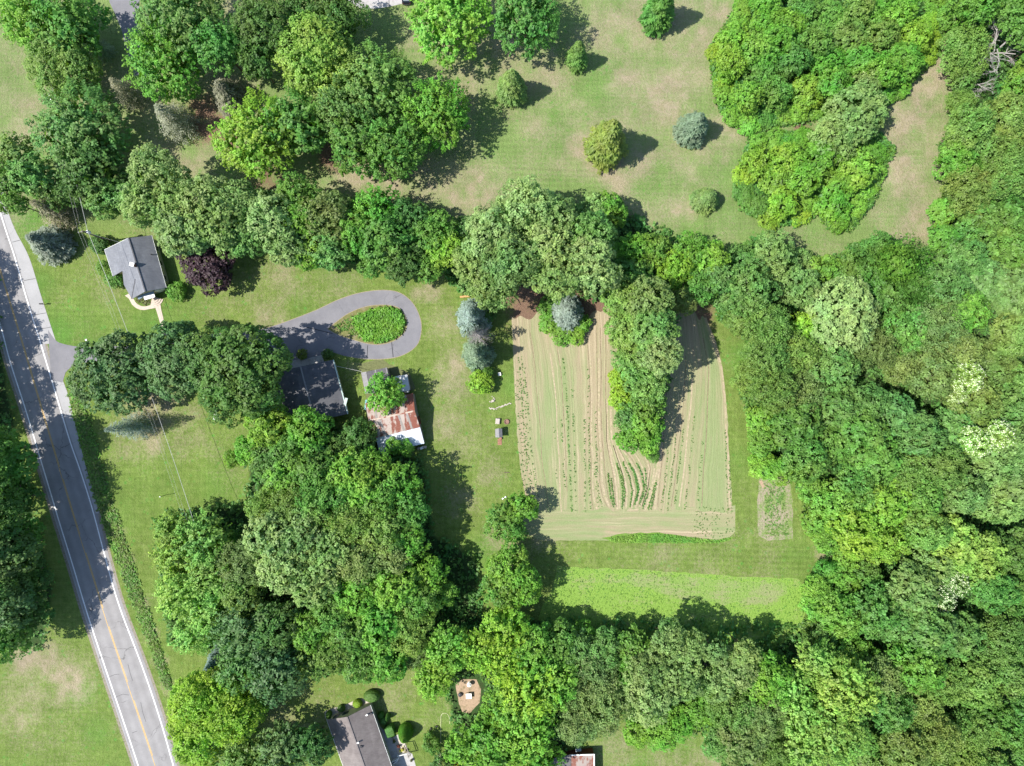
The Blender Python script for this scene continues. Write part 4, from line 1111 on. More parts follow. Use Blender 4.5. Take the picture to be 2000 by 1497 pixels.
# ---- tilled field lofted between surveyed furrows
FUR = [
    [(560, 1000), (640, 1000), (720, 1003), (800, 1007), (900, 1014), (1000, 1030), (1060, 1043)],
    [(560, 1020), (640, 1022), (720, 1030), (800, 1037), (900, 1045), (1000, 1062), (1060, 1070)],
    [(560, 1055), (640, 1058), (720, 1072), (800, 1080), (900, 1085), (1000, 1090), (1060, 1092)],
    [(560, 1090), (640, 1092), (720, 1102), (800, 1108), (900, 1112), (1000, 1116), (1060, 1116)],
    [(560, 1130), (640, 1135), (720, 1144), (800, 1145), (900, 1145), (1000, 1145), (1060, 1142)],
    [(560, 1165), (640, 1167), (720, 1168), (800, 1168), (860, 1169), (900, 1173), (940, 1173), (970, 1178), (1000, 1192), (1060, 1192)],
    [(560, 1184), (640, 1187), (720, 1188), (800, 1188), (860, 1190), (895, 1197), (930, 1205), (960, 1209), (1000, 1210), (1060, 1210)],
    [(560, 1192), (640, 1195), (720, 1196), (800, 1196), (860, 1199), (895, 1213), (930, 1229), (960, 1236), (1000, 1229), (1060, 1229)],
    [(560, 1202), (640, 1206), (720, 1206), (800, 1206), (868, 1210), (895, 1234), (925, 1251), (955, 1257), (1000, 1243), (1060, 1243)],
    [(560, 1250), (640, 1250), (720, 1250), (800, 1250), (868, 1248), (890, 1264), (915, 1272), (950, 1267), (1000, 1250), (1060, 1250)],
    [(560, 1285), (640, 1285), (720, 1285), (800, 1288), (868, 1287), (918, 1282), (950, 1275), (1000, 1257), (1060, 1257)],
    [(560, 1300), (640, 1302), (720, 1300), (800, 1296), (860, 1292), (900, 1290), (940, 1286), (1000, 1280), (1060, 1280)],
    [(560, 1325), (640, 1335), (720, 1338), (800, 1332), (860, 1326), (900, 1321), (940, 1316), (1000, 1308), (1060, 1308)],
    [(560, 1345), (640, 1362), (720, 1370), (800, 1364), (860, 1358), (900, 1354), (940, 1350), (1000, 1344), (1060, 1344)],
    [(560, 1355), (640, 1376), (720, 1393), (800, 1394), (860, 1392), (900, 1390), (940, 1388), (1000, 1386), (1060, 1386)],
    [(560, 1362), (600, 1372), (640, 1388), (680, 1402), (720, 1412), (800, 1420), (900, 1425), (1000, 1431), (1060, 1434)]]
def furx(i, y):
    L = FUR[i]
    for (y0, x0), (y1, x1) in zip(L, L[1:]):
        if y0 <= y <= y1:
            t = (y - y0) / (y1 - y0); return x0 + (x1 - x0) * t
    return L[-1][1]
NF = len(FUR) - 1
def field_point(u, y):
    """u 0..15 across the furrows"""
    i = min(int(u), NF - 1); f = u - i
    return furx(i, y) * (1 - f) + furx(i + 1, y) * f
def build_field():
    # true distance across at mid height gives the furrow spacing
    wid = [0]
    for i in range(NF): wid.append(wid[-1] + max(.8, (furx(i + 1, 930) - furx(i, 930)) * .075 + (furx(i + 1, 760) - furx(i, 760)) * .025))
    V = []; UV = []; gr = []; U = np.linspace(0, NF, NF * 6 + 1); Yv = np.arange(620, 1003, 6)
    rng = np.random.default_rng(8); wob = rng.normal(0, .5, len(Yv))
    for j, y in enumerate(Yv):
        sm = sum(field_point(0, yy_) for yy_ in (y,))
        for u in U:
            # soft average along the furrow keeps the lines smooth; each furrow ends a little sooner or later
            yt = 612 + 12 * math.sin(u * 1.9) + 7 * math.sin(u * 4.7 + 1); yb = 997 + 4 * math.sin(u * 2.3) + 3 * math.sin(u * 6.1)
            y = yt + (yb - yt) * j / (len(Yv) - 1)
            x = sum(field_point(u, min(1060, max(560, y + d))) * q for d, q in ((-24, .25), (0, .5), (24, .25)))
            if u in (0, NF): x += wob[j]
            V.append((*G(x, y)[:2], .010)); i = min(int(u), NF - 1); f = u - i
            UV.append((wid[i] * (1 - f) + wid[i + 1] * f, (y - 560) / 10))
            g = 0.40
            g += .35 * math.exp(-((u - 1.7) / .9) ** 2) + .25 * math.exp(-((u - 3.1) / .6) ** 2) + .50 * math.exp(-((u - NF + .9) / .8) ** 2) + .15 * math.exp(-((u - NF + 2.6) / .5) ** 2) + (.20 * math.exp(-((u - 7.2) / 1.3) ** 2) if y > 900 else 0)
            g -= .30 * math.exp(-((u - 5.0) / .9) ** 2) * (1 if y < 900 else .6) + .25 * math.exp(-((u - .3) / .35) ** 2) + .12 * math.exp(-((u - 10.7) / .6) ** 2)
            g += .10 * ((y - 800) / 200)
            if u > NF - .25: g -= .40
            if y < 720: g -= .25 * (720 - y) / 120
            gr.append(g)
    nu = len(U); F = []
    for j in range(len(Yv) - 1):
        for i in range(nu - 1):
            a = j * nu + i; F.append((a + nu, a + nu + 1, a + 1, a))
    m, n, b = mat('tilled_soil', .95, .15); k = NB(n); uv = k.uv()
    wob_ = k.node('ShaderNodeTexNoise'); wob_.inputs['Scale'].default_value = .22; wob_.inputs['Detail'].default_value = 3; k.L.new(k.geo(), wob_.inputs['Vector'])
    wsc = k.node('ShaderNodeVectorMath', operation='SCALE'); k.L.new(wob_.outputs['Color'], wsc.inputs[0]); wsc.inputs['Scale'].default_value = .9
    wad = k.node('ShaderNodeVectorMath', operation='ADD'); k.L.new(uv, wad.inputs[0]); k.L.new(wsc.outputs[0], wad.inputs[1]); uv = wad.outputs[0]
    l1 = k.noise(1.0, 3, .6, k.mapping(uv, (1.3, .07, 1)), .0); l2 = k.noise(1.0, 2, .5, k.mapping(uv, (4.2, .035, 1)))
    l3 = k.noise(1.0, 3, .6, k.mapping(uv, (.6, .10, 1)))
    fine = k.noise(5, 4, .75, k.geo()); med = k.noise(.8, 3, .6, k.geo())
    soil = k.mix(l2, (.225, .183, .116), (.335, .278, .182))
    soil = k.mix(k.ramp(l2, .58, .66), soil, (.37, .305, .205))
    gmask = k.math('ADD', k.attr('green'), k.math('ADD', k.math('MULTIPLY', k.math('SUBTRACT', l1, .5), 1.9), k.math('ADD', k.math('MULTIPLY', k.math('SUBTRACT', l3, .5), 1.0), k.math('MULTIPLY', k.math('SUBTRACT', fine, .5), .5))))
    green = k.mix(med, (.150, .205, .075), (.190, .240, .105))
    c = k.mix(k.ramp(gmask, .05, .95, 0, .85), soil, green)
    c = k.scale(c, k.ramp(fine, .25, .75, .82, 1.16))
    k.L.new(c, b.inputs['Base Color']); k.bump(k.math('ADD', l2, fine), .12, b, .7)
    M['tilled'] = m
    me = mesh_np('tilled_field', V, F, [m], {'green': gr}, uv=UV)
    tag(link(bpy.data.objects.new('tilled_field', me)), kind='structure')
    # headland along the bottom, worked crosswise
    V = []; UV = []; gr = []; F = []; XX = list(range(1022, 1441, 6)); YY = [984, 1000, 1010, 1020, 1030, 1040, 1048, 1056]
    for x in XX:
        lo = 1056 - 6 * math.exp(-((x - 1300) / 60) ** 2) + (4 if x > 1340 else 0)
        if x > 1405: lo -= (x - 1405) ** 1.6 * .09
        if x < 1060: lo -= (1060 - x) * .35
        for q, y in enumerate(YY):
            t = q / (len(YY) - 1); yy_ = 988 + (lo - 988) * t + rng.normal(0, .3)
            V.append((*G(x, yy_)[:2], .006)); UV.append((yy_ / 10, x / 10 + .02 * (x - 1250) * 0))
            g = .50 + .30 / (1 + math.exp((x - 1180) / 6)) - .30 * math.exp(-((yy_ - 1042) / 9) ** 2) * (1 if 1180 < x < 1390 else 0) + .15 * (1 if x > 1390 else 0)
            gr.append(g)
    nu = len(YY)
    for j in range(len(XX) - 1):
        for i in range(nu - 1):
            a = j * nu + i; F.append((a + 1, a + nu + 1, a + nu, a))
    me = mesh_np('field_headland', V, F, [m], {'green': gr}, uv=UV)
    tag(link(bpy.data.objects.new('field_headland', me)), kind='structure')
build_field()

def crop_mat(name, a, b_, soil, thr, sc=(1.0, .06), rot=0):
    m, n, b = mat(name, .95, .15); k = NB(n); g = k.geo()
    ln = k.noise(1.0, 3, .6, k.mapping(g, (sc[1], sc[0], 1), rot)); fine = k.noise(4.5, 4, .8, g); med = k.noise(.25, 4, .6, g)
    dots = k.noise(2.4, 2, .6, g)
    f = k.ramp(k.math('ADD', k.math('MULTIPLY', med, 1.1), k.math('ADD', k.math('MULTIPLY', ln, .5), k.math('MULTIPLY', dots, .7))), thr, thr + .28)
    c = k.mix(f, soil, k.mix(k.ramp(fine, .35, .65), a, b_)); c = k.scale(c, k.ramp(fine, .25, .75, .8, 1.2))
    k.L.new(c, b.inputs['Base Color']); k.bump(k.math('ADD', dots, fine), .25, b, .8); return m
M['crop'] = crop_mat('young_crop', (.148, .262, .038), (.182, .290, .060), (.215, .245, .100), .84, (1.6, .07), -.03)
M['crop2'] = crop_mat('weedy_edge', (.10, .19, .03), (.135, .24, .04), (.2, .19, .1), .85)
M['plot'] = crop_mat('garden_plot', (.125, .19, .05), (.17, .24, .07), (.27, .235, .165), 1.02, (.07, 1.3))
sheet('crop_strip', W2([(1090, 1106), (1150, 1110), (1250, 1112), (1350, 1120), (1450, 1127), (1560, 1130), (1572, 1150), (1572, 1200), (1560, 1235), (1480, 1290), (1200, 1260), (1050, 1210), (1060, 1180), (1080, 1150)]), .012, M['crop'], jag=.18)
M['stubble'] = crop_mat('thin_crop', (.155, .255, .050), (.19, .28, .075), (.215, .245, .105), .95, (1.6, .07), -.03)
sheet('thin_crop_patch', W2([(1240, 1120), (1340, 1126), (1450, 1134), (1528, 1138), (1540, 1160), (1500, 1180), (1400, 1178), (1330, 1170), (1260, 1150), (1200, 1135)]), .020, M['stubble'], jag=.5)
sheet('weedy_field_edge', W2([(1175, 1052), (1205, 1044), (1250, 1040), (1300, 1042), (1350, 1049), (1400, 1054), (1432, 1048), (1424, 1057), (1400, 1061), (1300, 1061), (1200, 1060)]), .018, M['crop2'], jag=.15)
sheet('vegetable_plot', W2([(1483, 936), (1543, 928), (1548, 990), (1549, 1052), (1500, 1056), (1481, 1048), (1478, 990)]), .012, M['plot'], jag=.12)
M['tan'] = plain('bare_tan_soil', (.30, .215, .145), .95, .2, 3, dirt=(.16, .13, .07))
sheet('bare_garden_ground', W2([(890, 1335), (905, 1326), (930, 1328), (940, 1345), (936, 1372), (918, 1395), (902, 1390), (893, 1360)]), .010, M['tan'], jag=.12)
sheet('bare_spot', W2([(1482, 941), (1488, 938), (1494, 950), (1490, 955)]), .020, M['tan'])
sheet('scrap_ground', W2([(700, 712), (745, 700), (760, 712), (800, 728), (812, 760), (740, 790), (716, 780)]), .010, plain('worn_ground', (.11, .12, .05), .95, .3, 3))

# ---- ground plants nobody could count
def scatter(name, pts, colour, leaf, lab=None, per=5, rad=.25, hgt=.3, seed=1, jit=.5, var=.16):
    rng = np.random.default_rng(seed); pts = np.array(pts)
    if len(pts) == 0: return
    z = np.full((len(pts), 1), hgt * .4); Cc = np.concatenate([pts, z], 1); D = np.tile([0, 0, 1.0], (len(pts), 1)) + rng.normal(size=(len(pts), 3)) * .5
    p, t = expand(rng, Cc, D, per, rad, hgt, leaf, jit, up=.6)
    p[0][:, 2] = np.maximum(p[0][:, 2], .015)
    o = link(bpy.data.objects.new(name, leafmesh(name, [p], [M['leaf']], [t]))); o.color = (*colour, 1)
    tag(o, kind='stuff'); 
    if lab: o['label'] = lab
    return o
def rnd_in(poly, n, seed):
    r = random.Random(seed); xs = [p[0] for p in poly]; ys_ = [p[1] for p in poly]; o = []
    while len(o) < n:
        x = r.uniform(min(xs), max(xs)); y = r.uniform(min(ys_), max(ys_))
        if inpoly(x, y, poly) and (x - 916) ** 2 + (y - 1360) ** 2 > 36 ** 2: o.append(G(x, y)[:2])
    return o
# tall grass along the ditch beside the road
DL = smooth_line([(150, 752), (157, 800), (172, 860), (190, 930), (210, 1000), (232, 1060), (255, 1130), (280, 1200), (308, 1280), (330, 1345)], 6)
pts = []; pts2 = []; r = random.Random(4)
for _ in range(5200):
    y = r.uniform(735, 1345); x = xat(DL, y); wv_ = 15 - 8 * max(0, (y - 1100) / 245)
    d = r.gauss(0, .55); 
    if abs(d) < 1.3: (pts if r.random() < .7 else pts2).append(G(x + d * wv_, y)[:2])
scatter('ditch_grass', pts, (.165, .325, .062), .32, 'tall green grass along the roadside ditch', 4, .28, .18, 2)
scatter('ditch_weeds', pts2, (.165, .225, .07), .36, 'paler weeds mixed into the roadside ditch grass', 5, .25, .25, 3)
ip = [(650, 640), (690, 615), (745, 600), (785, 612), (791, 635), (775, 658), (745, 668), (700, 661)]
scatter('island_ground_cover', rnd_in([(690, 622), (745, 601), (780, 606), (791, 630), (783, 654), (745, 669), (712, 664), (700, 645)], 1500, 5), (.125, .31, .035), .40, 'bright leafy ground cover on the loop island', 6, .3, .7, 5)
scatter('island_weeds', rnd_in(ip, 500, 6), (.11, .23, .04), .3, 'low weeds on the loop island', 5, .25, .25, 6)
wf = []
def band(poly, n, wpx, seed):
    r_ = random.Random(seed); o = []
    xs_ = [p[0] for p in poly]; ys_ = [p[1] for p in poly]
    while len(o) < n:
        x = r_.uniform(max(0, min(xs_)), min(2000, max(xs_))); y = r_.uniform(max(0, min(ys_)), min(1497, max(ys_)))
        if inpoly(x, y, poly) and polydist(x, y, poly) < wpx: o.append(G(x, y)[:2])
    return o
scatter('thicket_edge_cover', band(THU, 3000, 26, 31) + band(THL, 2600, 26, 32), (.115, .25, .038), .42, 'low leafy cover along the rims of the two thickets', 6, .4, 1.0, 33)
scatter('wood_edge_cover', band(WOOD, 4200, 20, 34), (.105, .225, .04), .42, 'low leafy cover along the rim of the east wood', 6, .4, .9, 35)
for q, (g_, n_) in enumerate(zip(GROVES, (13000, 7500, 4500, 1500, 4500, 3600))): wf += rnd_in(g_, n_, 20 + q)
scatter('undergrowth', wf, (.085, .21, .045), .6, 'green undergrowth below the woods', 5, .55, .9, 7)
scatter('field_edge_weeds', rnd_in([(1185, 1052), (1250, 1044), (1300, 1045), (1400, 1056), (1430, 1050), (1400, 1060), (1200, 1059)], 900, 8), (.16, .32, .05), .24, 'bright weeds at the bottom edge of the tilled field', 4, .2, .25, 8)
# wheel tracks pressed into the soil along the furrows
def track(u, y0, y1, wd, m):
    mb = MB(); L = []
    y = y0
    while y <= y1:
        x = field_point(u, y) + .6 * math.sin(y * .05 + u * 3); L.append(G(x, y)); y += 5
    for a, b in zip(L, L[1:]):
        mb.add([(a[0] - wd / 2, a[1], .016), (b[0] - wd / 2, b[1], .016), (b[0] + wd / 2, b[1], .016), (a[0] + wd / 2, a[1], .016)], [[0, 1, 2, 3]])
    tag(mb.build('wheel_track', m), kind='structure')
M['lt'] = plain('pressed_pale_soil', (.305, .252, .165), .95, .3, 2.5, dirt=(.21, .21, .10)); M['dk'] = plain('dark_soil_line', (.175, .140, .085), .95, .35, 2.5, dirt=(.26, .22, .13))  # dk: darker soil tone of the thin furrow lines
for u, y0, y1, wd in ((5.1, 700, 994, .35), (5.85, 780, 996, .4), (6.05, 860, 996, .25), (6.6, 800, 996, .4), (7.15, 862, 992, .35), (7.75, 872, 994, .4), (8.35, 880, 992, .3), (8.85, 885, 994, .35), (9.7, 915, 996, .3), (10.15, 900, 996, .4), (10.9, 780, 996, .3), (2.25, 690, 1000, .25), (4.45, 690, 996, .3), (14.9, 700, 995, .35), (12.5, 740, 990, .3)):
    track(u, y0, y1, wd, M['lt'])
for u, y0, y1, wd in ((1.35, 650, 990, .14), (2.75, 640, 960, .16), (4.32, 640, 996, .16), (4.95, 640, 990, .14), (5.3, 640, 994, .16), (5.75, 640, 994, .14), (6.5, 870, 992, .13), (7.3, 875, 990, .13), (7.95, 880, 990, .13), (8.95, 890, 992, .13), (11.1, 700, 994, .15), (12.05, 690, 994, .14), (13.6, 660, 990, .16)):
    track(u, y0, y1, wd, M['dk'])
# seedlings standing in furrow rows
pts = []; r = random.Random(11)
def rowseed(u, y0, y1, dens, sp=.8):
    y = y0
    while y < y1:
        if r.random() < dens: x = field_point(u, y); pts.append(G(x + r.gauss(0, sp), y + r.gauss(0, .6))[:2])
        y += r.uniform(1.0, 3.4)
for u, y0, y1, de in ((.45, 700, 960, .5), (.8, 720, 990, .45), (.62, 700, 900, .25), (2.55, 820, 960, .4), (3.0, 700, 1000, .4), (3.3, 760, 1000, .35), (3.9, 820, 1000, .4), (4.2, 720, 1000, .5), (4.75, 800, 990, .6), (4.6, 900, 990, .3),
                      (11.4, 880, 1000, .55), (11.8, 850, 1000, .6), (12.2, 840, 990, .5), (12.8, 800, 1000, .4), (13.4, 860, 1000, .3), (NF - .2, 840, 1000, .45), (NF - .05, 900, 1000, .5), (2.0, 830, 980, .2)):
    rowseed(u, y0, y1, de)
for u, y0, y1, de in ((5.45, 925, 992, .95), (5.6, 935, 985, .8), (6.25, 905, 994, .95), (6.4, 915, 980, .8), (6.95, 903, 990, .95), (7.45, 905, 986, .9), (7.55, 915, 980, .8), (8.1, 905, 984, .85), (8.5, 915, 975, .7), (9.35, 955, 994, .8), (10.3, 945, 996, .9), (10.55, 940, 996, .8)):
    rowseed(u, y0, y1, de, .45); rowseed(u + .02, y0, y1, de, .5)
scatter('crop_seedlings', pts, (.085, .215, .038), .19, 'dark green seedlings standing in the furrows', 5, .14, .16, 12)
pts = rnd_in([(1360, 990), (1430, 985), (1434, 1045), (1400, 1052), (1350, 1045)], 110, 13) + rnd_in([(1003, 720), (1025, 720), (1040, 960), (1018, 960)], 130, 14)
scatter('sparse_seedlings', pts, (.085, .19, .04), .18, 'scattered seedlings in the field corners', 4, .12, .14, 13)
pts = []; r = random.Random(15)
for _ in range(5200):
    x = r.uniform(1062, 1570); y = r.uniform(1108, 1240) 
    if inpoly(x, y, [(1092, 1108), (1250, 1114), (1450, 1129), (1565, 1133), (1570, 1200), (1555, 1230), (1480, 1280), (1200, 1250), (1060, 1200)]):
        if r.random() < (.35 if 1350 < x < 1530 and 1135 < y < 1180 else .9): pts.append(G(x, y)[:2])
scatter('crop_plants', pts[::2], (.13, .26, .045), .18, 'bright young crop plants in the long strip', 4, .14, .08, 16)
scatter('plot_plants', rnd_in([(1492, 945), (1530, 940), (1540, 1045), (1495, 1050)], 420, 17), (.145, .27, .06), .22, 'small plants in the vegetable plot', 4, .16, .16, 17)
for i, t in enumerate(TREES): plant(t, i)
# ------------------------------------------------------------------ building materials
def shingles(name, a, b, streak=.1):
    m, n, bs = mat(name, .9, .25); k = NB(n); g = k.obj()
    c = k.mix(k.ramp(k.noise(.8, 4, .6, g), .35, .65), a, b)
    c = k.mix(k.ramp(k.noise(.5, 5, .7, k.mapping(g, (1, .35, 1), math.radians(16))), .5, .66, 0, .45), c, tuple(x * 1.35 for x in b))
    rows = k.noise(1.0, 2, .5, k.mapping(g, (1.2, 7.5, 1), math.radians(16)))
    c = k.scale(c, k.math('MULTIPLY', k.ramp(rows, .3, .7, 1 - streak, 1 + streak), k.ramp(k.noise(12, 3, .7, g), .3, .7, .90, 1.10)))
    k.L.new(c, bs.inputs['Base Color']); k.bump(k.noise(9, 2, .6, g), .03, bs, .5); return m
def metal_roof(name, base, rust, amount, rot, pitch=3.0):
    m, n, bs = mat(name, .6, .4); k = NB(n); g = k.geo()
    mp = k.mapping(g, (1, 1, 1), rot)
    sh = k.noise(1.0, 1, .4, k.mapping(g, (1.1, .02, .02), rot))
    f = k.math('ADD', k.noise(.9, 6, .72, k.mapping(g, (1.4, .7, 1), rot)), k.math('MULTIPLY', k.math('SUBTRACT', sh, .5), .9))
    f = k.ramp(f, amount, amount + .10)
    r2 = k.mix(k.noise(2.2, 4, .7, g), rust, tuple(x * 1.7 for x in rust))
    c = k.mix(f, base, r2)
    wv = k.node('ShaderNodeTexWave', wave_type='BANDS', bands_direction='X'); wv.inputs['Scale'].default_value = pitch
    k.L.new(mp, wv.inputs['Vector'])
    c = k.scale(c, k.ramp(wv.outputs['Fac'], 0, 1, .90, 1.06)); k.L.new(c, bs.inputs['Base Color'])
    k.bump(wv.outputs['Fac'], .03, bs, .8); return m
M['grey_shingle'] = shingles('grey_shingles', (.130, .137, .155), (.160, .167, .185))
M['dark_shingle'] = shingles('dark_shingles', (.068, .069, .076), (.092, .092, .100))
M['brown_shingle'] = shingles('taupe_shingles', (.130, .112, .108), (.165, .145, .138))
M['cream_wall'] = plain('cream_siding', (.42, .40, .27), .8, .1, 3)
M['white'] = plain('white_trim', (.72, .72, .70), .6, .08, 4)
M['green_trim'] = plain('pale_green_trim', (.36, .45, .41), .6, .12, 4)
M['brick'] = plain('brick', (.26, .13, .09), .9, .3, 5)
M['glass'] = plain('window_glass', (.04, .05, .06), .08, .1, 2, spec=.8)
M['dark'] = plain('dark_metal', (.03, .03, .035), .5, .2, 4)
M['rust'] = metal_roof('rusty_sheet_roof', (.40, .33, .29), (.155, .052, .035), .42, math.radians(16.5))
M['rust2'] = metal_roof('rusty_panel_roof', (.30, .25, .22), (.150, .058, .040), .38, math.radians(90))
M['zinc'] = metal_roof('white_sheet_roof', (.50, .55, .62), (.42, .44, .48), .6, math.radians(16.5))
M['old_wood'] = plain('weathered_boards', (.22, .19, .16), .9, .3, 4)
M['red_wall'] = plain('dark_red_boards', (.12, .035, .025), .85, .3, 3)
M['tarp'] = plain('faded_turquoise_tarp', (.25, .48, .50), .5, .25, 4)
M['blackroof'] = plain('tar_paper_roof', (.085, .082, .088), .85, .25, 2, dirt=(.13, .12, .12))
M['pale_felt'] = plain('pale_roof_felt', (.19, .185, .19), .9, .2, 3)
M['stone'] = plain('field_stone', (.36, .32, .28), .9, .25, 5)
M['firewood'] = plain('orange_timber', (.42, .24, .10), .8, .3, 5)
M['yellow_hose'] = plain('pale_hose', (.50, .50, .30), .5, .1, 3)
M['wire'] = plain('wire', (.42, .42, .40), .5, .05, 3)
M['pole'] = plain('pole_wood', (.14, .11, .09), .9, .25, 3)
M['cushion'] = plain('navy_cushion', (.05, .09, .2), .8, .2, 5)

def pt(ox, oy, s):
    """survey-inset coordinates to a point of height h"""
    return lambda x, y, h=0.0: G(ox + x / s, oy + y / s, h)

def walls(name, foot, m, parent, t=.15):
    """closed wall ring; foot = [(x, y, ztop)] counter or clockwise, from the ground"""
    mb = MB(); n = len(foot)
    cx = sum(p[0] for p in foot) / n; cy = sum(p[1] for p in foot) / n
    V = []; F = []
    for x, y, z in foot: V += [(x, y, 0), (x, y, z)]
    for i in range(n):
        j = (i + 1) % n; F.append([2 * i, 2 * j, 2 * j + 1, 2 * i + 1])
    mb.add(V, F); return mb.build(name, m, parent)

def wall_item(name, a, b, t, w, z0, z1, m, parent, depth=.08, off=.05):
    """thin box set proud of the wall running a->b, at fraction t"""
    dx, dy = b[0] - a[0], b[1] - a[1]; L = math.hypot(dx, dy); ux, uy = dx / L, dy / L
    cx, cy = a[0] + dx * t, a[1] + dy * t
    mb = MB(); mb.box((cx + uy * off, cy - ux * off, (z0 + z1) / 2), (w, depth, z1 - z0), math.atan2(dy, dx)); return mb.build(name, m, parent)

def line_box(mb, a, b, w, h):
    """straight bar from a to b, w wide and h high"""
    a = Vector(a); b = Vector(b); d = (b - a); s = Vector((-d.y, d.x, 0)).normalized() * w / 2; u = Vector((0, 0, h / 2))
    P = [a - s - u, a + s - u, a + s + u, a - s + u, b - s - u, b + s - u, b + s + u, b - s + u]
    mb.add(P, [[3, 2, 1, 0], [4, 5, 6, 7], [0, 1, 5, 4], [1, 2, 6, 5], [2, 3, 7, 6], [3, 0, 4, 7]])

# ---- grey house
def inset(poly, d):
    n = len(poly); cx = sum(p[0] for p in poly) / n; cy = sum(p[1] for p in poly) / n
    area = sum(poly[i][0] * poly[(i + 1) % n][1] - poly[(i + 1) % n][0] * poly[i][1] for i in range(n)); sg = 1 if area > 0 else -1
    out = []
    for i in range(n):
        p, q, r = poly[i - 1], poly[i], poly[(i + 1) % n]
        a = Vector((q[0] - p[0], q[1] - p[1])).normalized(); b = Vector((r[0] - q[0], r[1] - q[1])).normalized()
        na = Vector((-a.y, a.x)) * sg; nb = Vector((-b.y, b.x)) * sg; m = (na + nb); m = m / max(.4, m.length_squared / 2) * 1.0 if m.length > 1e-6 else na
        m = (na + nb).normalized() / max(.5, math.sqrt((1 + na.dot(nb)) / 2))
        out.append((q[0] + m.x * d, q[1] + m.y * d))
    return out
f = pt(180, 440, 7.485)
hs = empty('house', G(262, 530), 'small grey shingled house with a hipped corner porch, nearest to the road', 'house')
NW = f(180, 360, 2.5); RN = f(530, 190, 5.0); NE = f(868, 150, 2.7); RS = f(775, 972, 5.0); SE = f(1082, 915, 2.7)
IC = f(305, 750, 2.5); A = f(443, 668, 3.3); B = f(462, 868, 2.5); Cc_ = f(578, 1082, 2.5); P_ = f(632, 790, 4.1)
mb = MB(); mb.slab([NE, RN, RS, SE][::-1], .14); mb.slab([NW, IC, A, P_, RS, RN], .14)
mb.slab([A, B, P_], .14); mb.slab([B, Cc_, P_], .14); mb.slab([Cc_, RS, P_], .14)
mb.build('roof', M['grey_shingle'], hs)
mb = MB(); line_box(mb, (RN[0], RN[1], RN[2] + .03), (RS[0], RS[1], RS[2] + .03), .22, .06)
line_box(mb, (P_[0], P_[1], P_[2] + .03), (Cc_[0], Cc_[1], Cc_[2] + .03), .18, .06)
mb.build('ridge_cap', M['dark_shingle'], hs)
mb = MB()
for a, b in ((NW, IC), (NE, SE), (NW, RN)):
    line_box(mb, (a[0], a[1], a[2] - .09), (b[0], b[1], b[2] - .09), .10, .14)
mb.build('gutter', M['white'], hs)
ring = inset([NW[:2], RN[:2], NE[:2], SE[:2], RS[:2], Cc_[:2], B[:2], A[:2], IC[:2]], .35)
zt = [2.35, 4.7, 2.55, 2.55, 4.7, 2.35, 2.35, 3.1, 2.35]
walls('wall', [(x, y, z) for (x, y), z in zip(ring, zt)], M['cream_wall'], hs)
se, ne, rs = ring[3], ring[2], ring[4]
for t_ in (.2, .5, .8):
    wn = wall_item('window', se, ne, t_, 1.1, .95, 2.0, M['white'], hs); wall_item('pane', se, ne, t_, .9, 1.05, 1.9, M['glass'], hs, .04, .11)
wall_item('window', rs, se, .7, .9, 1.0, 2.0, M['white'], hs)
wall_item('door', rs, se, .35, .9, .3, 2.25, M['white'], hs)
ch = f(605, 583, 5.2); cb = MB(); cb.box((ch[0], ch[1], 5.05), (.75, .6, 1.5), math.radians(-17)); chim = cb.build('chimney', M['brick'], hs)
cb = MB(); cb.box((ch[0], ch[1], 5.84), (.85, .7, .08), math.radians(-17)); cb.box((ch[0], ch[1], 5.93), (.35, .35, .12), math.radians(-17)); cb.build('chimney_cap', M['white'], hs)
mb = MB(); mb.slab([f(745, 1035, 2.2), f(905, 1003, 2.2), f(920, 1052, 2.0), f(770, 1097, 2.0)], .06)
aw = mb.build('awning', M['white'], hs)
mb = MB(); mb.slab([f(735, 1010, 2.45), f(895, 955, 2.45), f(908, 1003, 2.2), f(748, 1035, 2.2)], .08); mb.slab([f(655, 1050, 2.3), f(735, 1015, 2.4), f(745, 1050, 2.2), f(680, 1090, 2.1)], .08)
mb.build('entry_roof', plain('blue_grey_felt', (.16, .22, .28), .8, .1, 3), hs)
mb = MB()
for x_, y_ in ((775, 1085), (910, 1050)): q = f(x_, y_, 0); mb.tube([(q[0], q[1], 0), (q[0], q[1], 1.95)], .05, 8)
mb.build('awning_post', M['white'], hs)
pipe = f(865, 428, 3.6); mb = MB(); mb.tube([(pipe[0], pipe[1], 3.2), (pipe[0], pipe[1], 4.0)], .09, 8); mb.build('vent_pipe', M['dark'], hs)
# curved front steps and walks
mb = MB()
for i in range(5):
    r0 = 1.9 - i * .36; c0 = f(905, 1050, 0); z = .12 * (i + 1) + (0.0)
    arc = [(c0[0] + r0 * math.cos(a), c0[1] + r0 * math.sin(a), z) for a in np.linspace(math.radians(-112), math.radians(-15), 9)]
    mb.slab([(c0[0], c0[1], z)] + arc, .12)
st = mb.build('entry_steps', M['walk'], hs)
wl = smooth_line([(244, 578), (252, 584), (258, 595), (268, 603), (280, 606), (292, 604), (303, 602)], 5)
wr = smooth_line([(252, 574), (260, 583), (266, 592), (273, 597), (282, 599), (292, 597), (301, 593)], 5)
ribbon('front_path', W2(wl), W2(wr), .045, M['walk'], 2)
ribbon('front_walk', W2([(300, 592), (306, 608), (313, 632), (318, 655)]), W2([(313, 590), (315, 605), (321, 630), (327, 655)]), .051, M['walk'], 2)
scatter('flower_bed', rnd_in([(262, 580), (290, 582), (300, 592), (285, 597), (268, 592)], 110, 41), (.16, .17, .06), .22, 'small planted bed inside the curved front path', 4, .15, .2, 41)

